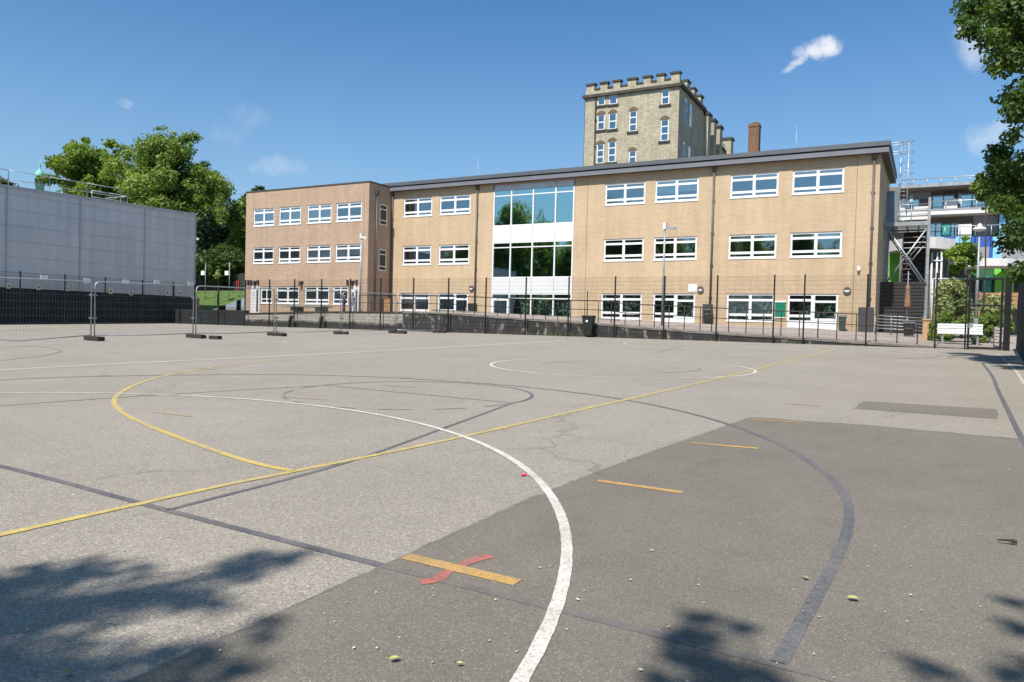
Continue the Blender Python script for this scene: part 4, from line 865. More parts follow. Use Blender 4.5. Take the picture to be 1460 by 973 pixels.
def foot(p, ang, label, L_=.74, pos=None, tilt=0):
    m = MB(); m.box(-L_/2, -.115, 0, L_/2, .115, .13)
    for xx in (-.2, -.07, .07, .2): m.box(xx-.03, -.04, .13, xx+.03, .04, .136)
    o = m.build('ballast_block', M['rubber'], None, .02); o.location = pos or (p[0], p[1], gz(p[1])+.002); o.rotation_euler = (0, tilt, ang); return tag(o, label, 'fence foot', 'rubber feet of the temporary fence')
w = ['under the nearest fencing joint', 'under the joint at the shed corner', 'under the joint before the left white door', 'under the joint before the window with people', 'under the joint at the end of the pale wall', 'under the last joint by the black wall']
for i, p in enumerate(fp):
    foot((p.x-.10, p.y+.12), R(8), 'black rubber block ' + w[i])
    if i in (0, 1, 2, 4): foot((p.x+.42, p.y-.16), R(-5), 'second black rubber block ' + w[i])
q = gnd(307, 484); foot((q.x, q.y), R(10), 'loose black rubber block lying right of the shed corner joint', .42)
for px, lab in ((414.5, 'grey rubber foot leaning on the pale wall, left of the two'), (458, 'grey rubber foot leaning on the pale wall beside a fence post, right of the two')):
    q = aty(px, 455, 34.6); foot(None, 0, lab, .78, (q.x, 34.6, gz(34.6)+.36), R(-72))
for i, p in enumerate(fp):
    m = MB()
    for z in (.75, 1.55): m.box(p.x-.06, p.y-.11, gz(p.y)+z, p.x+.06, p.y+.11, gz(p.y)+z+.06)
    tag(m.build('fence_clamp', M['galvdull']), 'steel couplers joining two fencing uprights ' + w[i].replace('under', 'at'), 'fence coupler', 'couplers of the temporary fence')

# ------------------------------------------------------------------ railing along the terrace
rl = empty('handrail', (-12, 36, 1.1), 'long black pipe handrail with many posts along the terrace edge', 'railing')
rp = [512, 530, 545, 560, 576, 592, 608, 623, 647, 662, 677, 693, 709.8, 726, 743, 760.6, 778.7, 796, 814, 834, 853.7, 872, 892, 912.7, 933.5, 954.4, 976.4, 999, 1015.5, 1039.7, 1064.4, 1089, 1114.3, 1140.4, 1167, 1194, 1221.6, 1250, 1280, 1309]
rt = [(512, 421), (640, 422), (740, 426.5), (813, 428.3), (853, 429), (900, 433.8), (1023, 439.5), (1194, 446.8), (1309, 451.5)]
RY = 36.0; pts = []
for px in rp: q = aty(px, lerp(rt, px), RY); pts.append(q)
for p in pts:
    m = MB(); m.tube([(p.x, RY, tz(p.x, RY)-.02), (p.x, RY, p.z)], .022, 6); m.build('post', M['black'], rl)
m = MB(); m.tube(pts, .024, 6); m.build('top_rail', M['black'], rl)
m = MB(); m.tube([p-Vector((0, 0, .48)) for p in pts], .018, 6); m.build('mid_rail', M['black'], rl)
# pale horizontal bar fence to the right of the gable
bf = empty('bar_railing', (-.6, 43, 1.2), 'low railing of pale horizontal bars beside the school gable', 'railing')
m = MB(); BY = 44.0; x0, x1 = aty(1248, 460, BY).x, aty(1317, 460, BY).x
for py in (452, 456.5, 461, 465.5, 470): z = aty(1282, py, BY).z; m.tube([(x0, BY, z+.05), (x1, BY, z-.05)], .022, 6)
m.build('bars', M['galv'], bf)
for k in range(4):
    m = MB(); x = x0+(x1-x0)*k/3; m.tube([(x, BY+.04, tz(x, BY)), (x, BY+.04, aty(1282, 450, BY).z)], .028, 6); m.build('post', M['galvdull'], bf)

# ------------------------------------------------------------------ poles, bins, small furniture
def cam_pole(px, ptop, Y, label, side=1):
    q = aty(px, ptop, Y); z0 = tz(q.x, Y); e = empty('camera_pole', (q.x, Y, z0), label, 'camera pole', 'security camera poles')
    m = MB(); m.tube([(q.x, Y, z0), (q.x, Y, q.z)], [.062, .05], 10); m.box(q.x-.12, Y-.12, z0, q.x+.12, Y+.12, z0+.03); m.build('pole', M['galvdull'], e)
    m = MB(); m.box(q.x-.09, Y-.10, q.z-.12, q.x+.09, Y+.10, q.z+.22); m.build('bracket', M['lightwall'], e)
    m = MB(); m.obox((q.x+.36*side, Y-.05, q.z-.08), (.23*side, 0, -.03), (0, .07, 0), (.01, 0, .06)); m.tube([(q.x+.05*side, Y-.05, q.z+.05), (q.x+.25*side, Y-.05, q.z-.02)], .03, 6)
    m.build('camera_housing', M['lightwall'] if px < 700 else M['galvdull'], e)
cam_pole(515.5, 338, 41.5, 'slim grey pole with a pale camera before the pinkish brick block')
cam_pole(948, 324, 38, 'slim grey pole with a camera before the right half of the school')
# bin hung on the retaining wall
q = aty(839, 463, 34.5); z = q.z; e = empty('litter_bin', (q.x, 34.6, z-.6), 'black tapered litter bin hung on a post against the black retaining wall', 'litter bin')
m = MB(); m.hexa([(q.x-.20, 34.4, z-.55), (q.x+.20, 34.4, z-.55), (q.x+.20, 34.72, z-.55), (q.x-.20, 34.72, z-.55), (q.x-.28, 34.30, z+.35), (q.x+.28, 34.30, z+.35), (q.x+.28, 34.74, z+.35), (q.x-.28, 34.74, z+.35)]); m.build('body', M['bin'], e, .02)
m = MB(); m.box(q.x-.30, 34.28, z+.352, q.x+.30, 34.76, z+.46); m.build('lid', M['bin'], e, .02)
m = MB(); m.tube([(q.x-.22, 34.8, gz(34.5)), (q.x-.22, 34.8, 3.0)], .03, 6); m.build('post', M['black'], e)
m = MB(); m.box(q.x-.06, 34.285, z+.12, q.x+.04, 34.30, z+.22); m.build('badge', M['sign'], e)
def wheelie(px0, px1, py0, py1, Y, label, mat='bin', lid='bin', cat='litter bin', name='litter_bin'):
    a = rect(px0, py0, px1, py1, Y); zt = a[3]; x0, x1 = a[0], a[1]; zb = tz(x0, Y); e = empty(name, ((x0+x1)/2, Y, zb), label, cat); d = (x1-x0)*.9
    m = MB(); m.hexa([(x0+.04, Y, zb+.05), (x1-.04, Y, zb+.05), (x1-.04, Y+d, zb+.05), (x0+.04, Y+d, zb+.05), (x0, Y-.03, zt-.12), (x1, Y-.03, zt-.12), (x1, Y+d, zt-.12), (x0, Y+d, zt-.12)]); m.build('body', M[mat], e, .02)
    m = MB(); m.hexa([(x0-.02, Y-.06, zt-.118), (x1+.02, Y-.06, zt-.118), (x1+.02, Y+d, zt-.118), (x0-.02, Y+d, zt-.118), (x0-.01, Y-.02, zt-.04), (x1+.01, Y-.02, zt-.04), (x1+.01, Y+d, zt), (x0-.01, Y+d, zt)]); m.build('lid', M[lid], e, .01)
    m = MB(); m.box(x0+.08, Y-.05, zt-.42, x1-.08, Y-.032, zt-.28); m.build('aperture', M['soffit'], e)
    return e
wheelie(1195.5, 1205.5, 449, 470, 45.6, 'grey green litter bin standing by the right hand school door', 'binlid', 'binlid')
wheelie(1288, 1304, 458, 476, 43.0, 'squat black litter bin before the pale bar railing', 'bin', 'bin')
wheelie(1008-4.5, 1008+5, 440, 462, 45.9, 'black bin beside the downpipe under the round lamp', 'bin', 'bin')
# table tennis table on the terrace
TYY = 39.5; a = rect(418, 436, 462, 446, TYY); e = empty('outdoor_table', ((a[0]+a[1])/2, TYY, 1.7), 'grey concrete table tennis table on the terrace before the pinkish block', 'table')
zt = a[3]; m = MB(); m.box(a[0]-.3, TYY-.6, zt-.10, a[1]+.2, TYY+.7, zt); m.build('table_top', mat_plain('grey_concrete', (.20, .20, .19), .9), e, .02)
for x in (a[0]+.25, a[1]-.35): m = MB(); m.box(x-.12, TYY-.4, tz(x, TYY)-.05, x+.3, TYY+.5, zt-.103); m.build('leg', M['coping'], e)
# people chatting by the white door
def person(px, py_top, Y, label, top_mat, leg_mat, face, lean=0., hairlong=True):
    q = aty(px, py_top, Y); z0 = tz(q.x, Y); Ht = q.z-z0; k = Ht/1.70
    e = empty('person', (q.x, Y, z0), label, 'person'); S = lambda x, y, z: Vector((x, y, z))*k
    V = [S(0, 0, .92), S(0, .0, 1.12), S(0, .01, 1.36), S(0, 0, 1.47), S(0, -.01, 1.53), S(0, -.02, 1.62),
         S(.10, 0, .88), S(.11, -.02, .48), S(.11, .02, .08), S(.12, -.13, .03), S(-.10, 0, .88), S(-.12, -.04, .48), S(-.11, .02, .08), S(-.12, -.13, .03),
         S(.19, .01, 1.38), S(.25, .02, 1.12), S(.22, -.12, .92), S(.20, -.20, .86), S(-.19, .01, 1.38), S(-.26, .02, 1.12), S(-.20, -.14, 1.0), S(-.15, -.22, 1.02)]
    Ed = [(0, 1), (1, 2), (2, 3), (3, 4), (4, 5), (0, 6), (6, 7), (7, 8), (8, 9), (0, 10), (10, 11), (11, 12), (12, 13), (2, 14), (14, 15), (15, 16), (16, 17), (2, 18), (18, 19), (19, 20), (20, 21)]
    rad = [.15, .135, .155, .062, .075, .09, .088, .062, .045, .04, .088, .062, .045, .04, .062, .045, .034, .036, .062, .045, .034, .036]
    me = bpy.data.meshes.new('body'); me.from_pydata([tuple(v) for v in V], Ed, []); o = bpy.data.objects.new('body', me); COL.objects.link(o); o.parent = e
    o.rotation_euler = (0, 0, face); me.materials.append(M['skin']); o.modifiers.new('skin', 'SKIN')
    for i, r in enumerate(rad): me.skin_vertices[0].data[i].radius = (r*k, r*k*(.72 if i in (0, 1, 2) else 1))
    me.skin_vertices[0].data[0].use_root = True; s = o.modifiers.new('sub', 'SUBSURF'); s.levels = s.render_levels = 2
    c, sn = math.cos(face), math.sin(face)
    def wpt(v): return Vector((q.x+v.x*c-v.y*sn, Y+v.x*sn+v.y*c, z0+v.z))
    hb = MB(); hp_ = [(.0, 1.735), (.07, 1.72), (.105, 1.66), (.11, 1.6), (.115, 1.5 if hairlong else 1.58), (.07, 1.44 if hairlong else 1.56)]; n = 14
    for (r0, za), (r1, zb_) in zip(hp_, hp_[1:]):
        for i in range(n):
            a0, a1 = -.55+4.24*i/n, -.55+4.24*(i+1)/n
            f_ = lambda r, a, z: wpt(S(r*math.cos(a), r*math.sin(a)*1.1-.01, z)); hb.poly([f_(r0, a0, za), f_(r0, a1, za), f_(r1, a1, zb_), f_(r1, a0, zb_)], 0, True)
    hb.build('hair', M['hair'], e)
    tb = MB()
    for prof, cx, cy in (([(.17, .84), (.175, .95), (.16, 1.1), (.19, 1.3), (.19, 1.40), (.08, 1.475)], 0, 0),):
        ringp = [[wpt(S(cx+r*math.cos(6.283*i/16), cy+r*.72*math.sin(6.283*i/16), z)) for i in range(16)] for r, z in prof]
        for A, B in zip(ringp, ringp[1:]):
            for i in range(16): tb.poly([A[i], A[(i+1) % 16], B[(i+1) % 16], B[i]], 0, True)
    for s_, idx in ((1, (14, 15, 16)), (-1, (18, 19, 20))): tb.tube([wpt(V[i]) for i in idx], [.075*k, .06*k, .05*k], 10)
    tb.build('top', top_mat, e)
    lb = MB()
    for idx in ((6, 7, 8), (10, 11, 12)): lb.tube([wpt(V[i]) for i in idx], [.105*k, .08*k, .065*k], 10)
    lb.build('trousers', leg_mat, e)
    fb = MB()
    for sx in (-.035, .035): fb.lathe(wpt(S(sx, -.103, 1.615)), [(.006*k, -.006*k), (.012*k, 0), (.006*k, .006*k)], 8)
    fb.build('eyes', M['hair'], e)
    return e
person(491, 416.5, 42.6, 'person with dark hair and dark clothes standing before the ground floor window', M['cloth_dark'], M['cloth_dark'], R(-35))
person(503, 419, 42.9, 'person in grey blue clothes standing before the white door behind a fence post', M['cloth_grey'], M['cloth_grey'], R(40))
a = rect(526, 426, 556, 438, 45.5); m = MB()
for i in range(14): x = a[0]+(a[1]-a[0])*i/14; m.box(x+.01, 45.5, 1.6, x+(a[1]-a[0])/14-.01, 45.53, a[3])
m.box(a[0], 45.535, a[2]+.1, a[1], 45.6, a[2]+.2)
tag(m.build('wooden_screen', M['wood']), 'low yellowish board screen in the shaded corner between the two brick buildings', 'wooden screen')

# ------------------------------------------------------------------ escape stair with landing, ladder
PY0, PY1 = 54.5, 58.2; PZ = 8.55; SX0, SX1 = -1.80, .80
st = empty('escape_stair', (-.5, 56, 1.3), 'galvanised steel escape stair with a high landing on the school gable', 'escape stair')
m = MB(); m.box(SX0, PY0, PZ-.26, SX1, PY0+.12, PZ); m.box(SX0, PY1-.12, PZ-.26, SX1, PY1, PZ); m.box(SX0, PY0+.12, PZ-.26, SX0+.12, PY1-.12, PZ); m.box(SX1-.12, PY0+.12, PZ-.26, SX1, PY1-.12, PZ)
for k in range(1, 4): x = SX0+(SX1-SX0)*k/4; m.box(x-.05, PY0+.12, PZ-.2, x+.05, PY1-.12, PZ-.03)
m.build('landing_frame', M['galvdull'], st)
m = MB()
for k in range(28): y = PY0+.12+k*(PY1-PY0-.24)/28; m.box(SX0+.12, y, PZ-.025, SX1-.12, y+.075, PZ)
m.build('landing_grating', M['galvdull'], st)
for x, y, zt in ((SX0+.07, PY0+.06, PZ-.26), (SX1-.08, PY0+.06, PZ+1.5), (SX1-.08, PY1-.06, PZ+1.5), (SX0+.07, PY1-.06, PZ-.26)):
    m = MB(); m.box(x-.08, y-.08, 1.1, x+.08, y+.08, zt); m.build('column', M['galvdull'], st)
zl = aty(1282, 408, PY0).z; zm = aty(1282, 370, PY0).z
def brace(a, b, r=.055): m = MB(); m.tube([a, b], r, 6); m.build('brace', M['galv'], st)
brace((SX0+.1, PY0-.06, PZ-.35), (SX1-.12, PY0-.06, zl+.1)); brace((SX0+.1, PY0+.18, zl+.1), (SX1-.12, PY0+.18, PZ-.35)); brace((SX0+.1, PY0+.06, zl), (SX1-.12, PY0+.06, zl))
brace((SX0+.1, PY0+.06, zl-2.6), (SX1-.12, PY0+.06, zl-.1), .04); brace((SX0+.1, PY1-.06, PZ-.35), (SX1-.12, PY1-.06, zl+.1))
m = MB()
for z in (PZ+.45, PZ+.78, PZ+1.1):
    m.tube([(SX0+.1, PY0+.03, z), (SX1-.1, PY0+.03, z)], .022, 6); m.tube([(SX1-.05, PY0, z), (SX1-.05, PY1, z)], .022, 6)
for x in (SX0+.85, SX0+1.5): m.tube([(x, PY0+.03, PZ), (x, PY0+.03, PZ+1.1)], .022, 6)
m.build('guardrail', M['galv'], st)
m = MB(); m.box(SX0+.78, PY0+.10, PZ+.12, SX1-.15, PY0+.115, PZ+.40); m.box(SX0+1.65, PY0+.10, PZ+.46, SX1-.15, PY0+.115, PZ+1.0); m.build('infill_panel', M['lightwall'], st)
m = MB(); m.box(SX0+.02, PY0+.02, PZ+.02, SX0+.72, PY0+.05, PZ+2.05); m.build('frosted_screen', M['screen'], st)
# flight running back and down, dark treads
m = MB(); n = 20
for i in range(n):
    f = i/n; z = PZ-.2-f*(PZ-1.5); y = PY1+.2+f*4.5; m.box(-.75, y, z-.03, SX1-.15, y+.30, z); m.box(-.75, y+.27, z-.30, SX1-.15, y+.285, z-.03)
m.build('treads', M['slat'], st)
for x in (-.78, SX1-.13):
    m = MB(); m.hexa([(x-.03, PY1+.1, PZ-.45), (x+.03, PY1+.1, PZ-.45), (x+.03, PY1+4.8, 1.2), (x-.03, PY1+4.8, 1.2), (x-.03, PY1+.1, PZ-.12), (x+.03, PY1+.1, PZ-.12), (x+.03, PY1+4.8, 1.5), (x-.03, PY1+4.8, 1.5)]); m.build('stringer', M['galvdull'], st)
    m = MB()
    for h in (.5, .95): m.tube([(x, PY1+.1, PZ+h), (x, PY1+4.8, 1.5+h)], .022, 6)
    m.build('stair_handrail', M['galv'], st)
# second lower flight seen across the bay
m = MB()
for dzz in (0, -.42): m.tube([(-.55, PY0+.9, aty(1297, 372, PY0).z+dzz), (SX1-.2, PY0+.9, aty(1318, 335, PY0).z+dzz)], .022, 6)
m.build('stair_handrail', M['galv'], st)
lad = empty('roof_ladder', (-.7, 60, 8.6), 'pale caged roof ladder with hoops above the escape stair landing', 'ladder'); LYy = 60.5
m = MB(); q0, q1 = aty(1283, 265, LYy), aty(1294, 265, LYy); zt0_ = aty(1290, 203, LYy).z
for x in (q0.x, q1.x): m.tube([(x, LYy, PZ), (x, LYy, zt0_)], .035, 6)
for i in range(22): z = PZ+.3+i*.3; m.tube([(q0.x, LYy, z), (q1.x, LYy, z)], .014, 5)
m.build('stiles', M['galv'], lad)
for py in (204, 219, 234, 249, 264):
    m = MB(); z = aty(1294, py, LYy).z; cx = (q0.x+q1.x)/2; pts = [(cx+.45*math.cos(t)+.12, LYy-.38+.45*math.sin(t), z) for t in [R(60-i*30) for i in range(11)]]
    m.tube(pts, .018, 5); m.build('hoop', M['galvdull'], lad)
m = MB()
for py in (203, 206.5, 216, 219.5): z = aty(1285, py, LYy).z; m.tube([(q0.x-1.2, LYy, z), (q1.x, LYy, z)], .03, 6)
m.build('rail', M['galv'], lad)

# dark slatted store under the stair
m = MB(); SY = 52.0; a = rect(1243, 404, 1317, 452, SY)
for k in range(16): z = 1.15+k*.21; m.box(XR+.02, SY, z, a[1], SY+.03, z+.17)
m.box(XR+.02, SY+.05, 1.1, a[1], SY+.1, 4.5)
tag(m.build('slatted_screen', M['slat']), 'dark horizontal slatted screen below the escape stair', 'screen')
# brick pillar, parasol, bench, crate, lamp
a = rect(1316, 455, 1325.5, 488, 40); e = tag(MB(), None) if 0 else None
m = MB(); m.box(a[0], 40, .8, a[1], 40.4, a[3]-.06); m.box(a[0]-.04, 39.96, a[3]-.06, a[1]+.04, 40.44, a[3])
tag(m.build('brick_pillar', M['peach']), 'short peach coloured brick pillar at the end of the railing', 'pillar')
PYs = 47; q = aty(1294.5, 410, PYs); qb = aty(1293, 440, PYs); e = empty('parasol', (q.x, PYs, 1.3), 'closed brown canvas parasol on a pole under the escape stair', 'parasol')
m = MB(); m.tube([(q.x, PYs, 1.2), (q.x, PYs, q.z+.9)], .025, 8); m.build('pole', M['galvdull'], e)
m = MB(); m.lathe((q.x, PYs, 0), [(.15, qb.z), (.17, qb.z+.15), (.14, (q.z+qb.z)/2), (.11, q.z-.1), (.13, q.z), (.06, q.z+.12)], 12); m.build('canopy', M['parasolc'], e)
BYY = 37.6; a = rect(1337, 461, 1402, 477, BYY); e = empty('bench', (a[0], BYY, tz(a[0], BYY)), 'white slatted bench behind the mesh fence before the shrubs', 'bench')
m = MB()
for k in range(4): z = a[2]+(a[3]-a[2])*(k+.08)/4; m.box(a[0], BYY+.38, z, a[1], BYY+.42, z+(a[3]-a[2])/4*.86)
m.build('backrest', M['upvc'], e)
m = MB()
for k in range(4): m.box(a[0], BYY+k*.1-.05, a[2]-.02, a[1], BYY+k*.1+.03, a[2]+.02)
m.build('seat', M['upvc'], e)
for x in (a[0]+.2, a[1]-.2): m = MB(); m.box(x-.04, BYY, tz(x, BYY)-.02, x+.04, BYY+.40, a[2]-.023); m.build('leg', M['galvdull'], e)
CYY = 36.6; a = rect(1418.5, 466, 1436, 497, CYY); e = empty('slatted_crate', (a[0], CYY, .75), 'weathered grey slatted crate behind the gate', 'crate')
m = MB(); z0 = tz(a[0], CYY)-.03; n = 7
for k in range(n):
    z = z0+(a[3]-z0)*k/n; h = (a[3]-z0)/n*.72; m.box(a[0], CYY, z, a[1], CYY+.02, z+h); m.box(a[0], CYY+.6, z, a[1], CYY+.62, z+h); m.box(a[0], CYY+.02, z, a[0]+.02, CYY+.6, z+h); m.box(a[1]-.02, CYY+.02, z, a[1], CYY+.6, z+h)
m.build('slats', M['greywood'], e)
m = MB()
for x in (a[0]+.03, a[1]-.09): m.box(x, CYY+.022, z0, x+.06, CYY+.08, a[3]); m.box(x, CYY+.54, z0, x+.06, CYY+.598, a[3])
m.build('corner_posts', M['greywood'], e); m = MB(); m.lathe(((a[0]+a[1])/2, CYY+.3, a[3]-.4), [(.15, 0), (.2, .2), (.17, .34), (.08, .38)], 12); m.build('sack', M['bin'], e)
LPY = 38.6; q = aty(1397, 319, LPY); zb = tz(q.x, LPY); x = aty(1391, 485, LPY).x; e = empty('street_lamp', (q.x, LPY, zb), 'grey lamp post with a white disc shaped head near the gate', 'street lamp')
m = MB(); m.tube([(q.x, LPY, zb), (q.x, LPY, q.z-.28)], [.055, .04], 10); m.build('pole', M['galvdull'], e)
m = MB(); m.tube([(q.x, LPY, zb), (q.x, LPY, zb+1.15)], .10, 12); m.tube([(q.x, LPY, zb), (q.x, LPY, zb+.04)], .17, 12); m.build('base_sleeve', mat_plain('sleeve_grey', (.14, .15, .155), .6), e)
m = MB(); m.lathe((q.x, LPY, q.z-.36), [(.05, 0), (.10, .02), (.24, .06), (.27, .12), (.24, .17), (.08, .22), (.07, .34), (.03, .36)], 20); m.build('lamp_head', M['lightwall'], e)

# ------------------------------------------------------------------ colourful building on the right
BLY = 75; bb_ = empty('balcony_building', (4, BLY, 2), 'modern three storey building with balconies and blue and green panels behind the stair', 'building')
def bp(name, px0, py0, px1, py1, Y, mat, depth=.2, parent=None):
    a = rect(px0, py0, px1, py1, Y); m = MB(); m.box(a[0], Y, a[2], a[1], Y+depth, a[3]); return m.build(name, M[mat], parent or bb_)
bp('wall', 1262, 268, 1560, 480, BLY+1.6, 'browncl', 10)
a = rect(1283, 264.5, 1560, 268.5, BLY-.8); a[3], a[2] = aty(1350, 260.8, BLY-.8).z, aty(1350, 265.3, BLY-.8).z; m = MB(); m.box(a[0], BLY-.8, a[2], a[1], BLY+12, a[3]); ro = m.build('roof', M['galvdull'], bb_); sf = MB(); sf.box(a[0]+.1, BLY-.7, a[2]-.06, a[1], BLY+1.6, a[2]-.003); sf.build('soffit', M['browncl'], ro)
m = MB(); z = a[3]+.55; m.tube([(a[0], BLY-.3, z), (a[1], BLY-.3, z)], .04, 6)
for k in range(14): x = a[0]+(a[1]-a[0])*k/13; m.tube([(x, BLY-.3, a[3]-.05), (x, BLY-.3, z)], .03, 6)
m.build('roof_guardrail', M['galv'], ro)
def slab(py0, py1, name, mat): 
    a, b = aty(1322, py0, BLY), aty(1322, py1, BLY); m = MB(); m.box(a.x-6, BLY-.3, b.z, a.x+14, BLY+1.6, a.z); return m.build(name, M[mat], bb_)
slab(302.5, 307.5, 'balcony_slab', 'lightwall'); slab(299.5, 302.2, 'balcony_edge', 'greycl')
for px0, px1, py0, py1, mt in ((1330, 1360, 279, 301, 'glass'), (1367, 1405, 277, 300, 'glass'), (1287, 1327, 272, 283, 'greycl'), (1290, 1310, 284, 304, 'glass'), (1407, 1440, 276, 298, 'glass'),
        (1326, 1342, 318, 338, 'glass'), (1356, 1366, 318, 338, 'glass'), (1388, 1404, 308, 338, 'greycl'), (1406, 1422, 308, 336, 'greycl')):
    o = bp('window', px0, py0, px1, py1, BLY+1.35, mt, .2)
    if mt == 'glass':
        a = rect(px0, py0, px1, py1, BLY+1.35); m = MB(); n = 2
        for k in range(n+1): x = a[0]+(a[1]-a[0])*k/n; m.box(x-.05, BLY+1.28, a[2], x+.05, BLY+1.345, a[3])
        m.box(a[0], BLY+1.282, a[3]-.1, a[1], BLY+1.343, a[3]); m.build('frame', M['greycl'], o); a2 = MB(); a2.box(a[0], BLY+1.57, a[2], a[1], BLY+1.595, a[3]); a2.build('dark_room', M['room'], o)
for px0, px1, py0, py1, mt in ((1346, 1365, 284, 299.5, 'lightwall'), (1282, 1290, 285, 305, 'lightwall'), (1366.5, 1385, 320, 337.5, 'lightwall'), (1344, 1354, 320, 338, 'teal'),
        (1328, 1346, 338, 347, 'skyblue'), (1346.5, 1362, 338, 347, 'bluec'), (1362.5, 1384, 338, 346, 'skyblue'), (1384.5, 1415, 338, 352, 'bluec'), (1415.5, 1436, 338, 352, 'skyblue'), (1384.5, 1410, 352.5, 372, 'greycl'), (1410.5, 1415, 352.5, 372, 'bluec'), (1415.5, 1428, 352.5, 372, 'skyblue'), (1428.5, 1460, 352.5, 370, 'greycl'), (1350, 1358, 372, 380, 'bluec'),
        (1426, 1434, 293, 350, 'skyblue'), (1434.5, 1450, 293, 320, 'bluec'), (1434.5, 1442, 320.5, 350, 'skyblue')):
    bp('coloured_panel', px0, py0, px1, py1, BLY+.3, mt, .15)
m = MB()
for py0, py1 in ((287.5, 301), (324, 338)):
    zt_, zb_ = aty(1350, py0, BLY).z, aty(1350, py1, BLY).z; xa, xb = aty(1327, 300, BLY).x, aty(1437, 300, BLY).x
    m.tube([(xa, BLY-.2, zt_), (xb, BLY-.2, zt_)], .045, 6)
    for k in range(6): x = xa+(xb-xa)*k/5; m.tube([(x, BLY-.2, zb_), (x, BLY-.2, zt_)], .04, 6)
m.build('balcony_rail', M['galv'], bb_)
for px in (1300, 1370, 1430):
    m = MB(); q = aty(px, 266, BLY-.5); m.obox((q.x, BLY+.3, q.z-.9), (.12, 0, 0), (0, .5, .4), (0, -.05, .1)); m.build('roof_strut', M['lightwall'], bb_)
# lower storey: pale curved band, green panels, dark glazing
def curved(name, px0, py0, px1, py1, Y, bulge, mat, th=.3):
    n = 10; m = MB(); a, b = aty(px0, py0, Y), aty(px1, py1, Y); x0, x1, zt_, zb_ = a.x, b.x, max(a.z, b.z), min(a.z, b.z)
    pr = [(x0+(x1-x0)*i/n, Y-bulge*math.sin(math.pi*i/n)) for i in range(n+1)]
    for (xa, ya), (xb, yb) in zip(pr, pr[1:]): m.hexa([(xa, ya, zb_), (xb, yb, zb_), (xb, yb+th, zb_), (xa, ya+th, zb_), (xa, ya, zt_), (xb, yb, zt_), (xb, yb+th, zt_), (xa, ya+th, zt_)])
    return m.build(name, M[mat], bb_)
curved('canopy_band', 1268, 344, 1362, 357, BLY-6, 2.5, 'lightwall', 5)
curved('canopy_band', 1352, 373, 1470, 382, BLY-3, 2.5, 'lightwall', 3)
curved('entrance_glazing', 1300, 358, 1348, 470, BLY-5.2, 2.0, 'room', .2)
m = MB()
for px in (1329, 1336.5, 1343): q = aty(px, 360, BLY-7.4); m.tube([(q.x, BLY-7.35, 2), (q.x, BLY-7.35, q.z)], .07, 6)
for py in (372,): m.tube([aty(1328, py, BLY-7.4), aty(1344, py, BLY-7.4)], .06, 6)
m.build('glazing_bars', M['lightwall'], bb_)
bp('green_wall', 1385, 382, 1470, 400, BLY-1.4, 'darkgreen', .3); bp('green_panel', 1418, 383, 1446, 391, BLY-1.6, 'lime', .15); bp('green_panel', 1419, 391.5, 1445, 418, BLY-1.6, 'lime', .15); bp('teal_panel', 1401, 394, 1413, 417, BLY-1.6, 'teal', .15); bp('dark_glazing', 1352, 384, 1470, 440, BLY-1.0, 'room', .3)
bp('green_panel', 1345, 362, 1351, 420, BLY-4, 'lime', .15); bp('green_panel', 1268, 356, 1281, 420, BLY-4.5, 'lime', .2); bp('pale_panel', 1284, 385, 1293, 420, BLY-4.6, 'lampglass', .2)
a = rect(1396, 417, 1445, 428, 60); m = MB()
for k in range(4): z = a[2]-.6+k*(a[3]-a[2]+.6)/4; m.box(a[0], 60, z, a[1]+3, 60.04, z+(a[3]-a[2]+.6)/4*.9)
for k in range(5): x = a[0]+k*1.2; m.box(x, 60.05, .9, x+.1, 60.15, a[3]+.05)
tag(m.build('board_fence', M['wood']), 'orange brown horizontal board fence before the green panels', 'fence')
m = MB(); a = rect(1330, 398, 1392, 400, 44); m.tube([(a[0], 44, a[3]), (a[1], 44, a[3])], .04, 6)
for k in range(3): x = a[0]+(a[1]-a[0])*k/2; m.tube([(x, 44, 1.1), (x, 44, a[3])], .03, 6)
tag(m.build('goal_frame', M['lightwall']), 'pale thin horizontal bar on posts standing over the variegated shrub', 'frame')

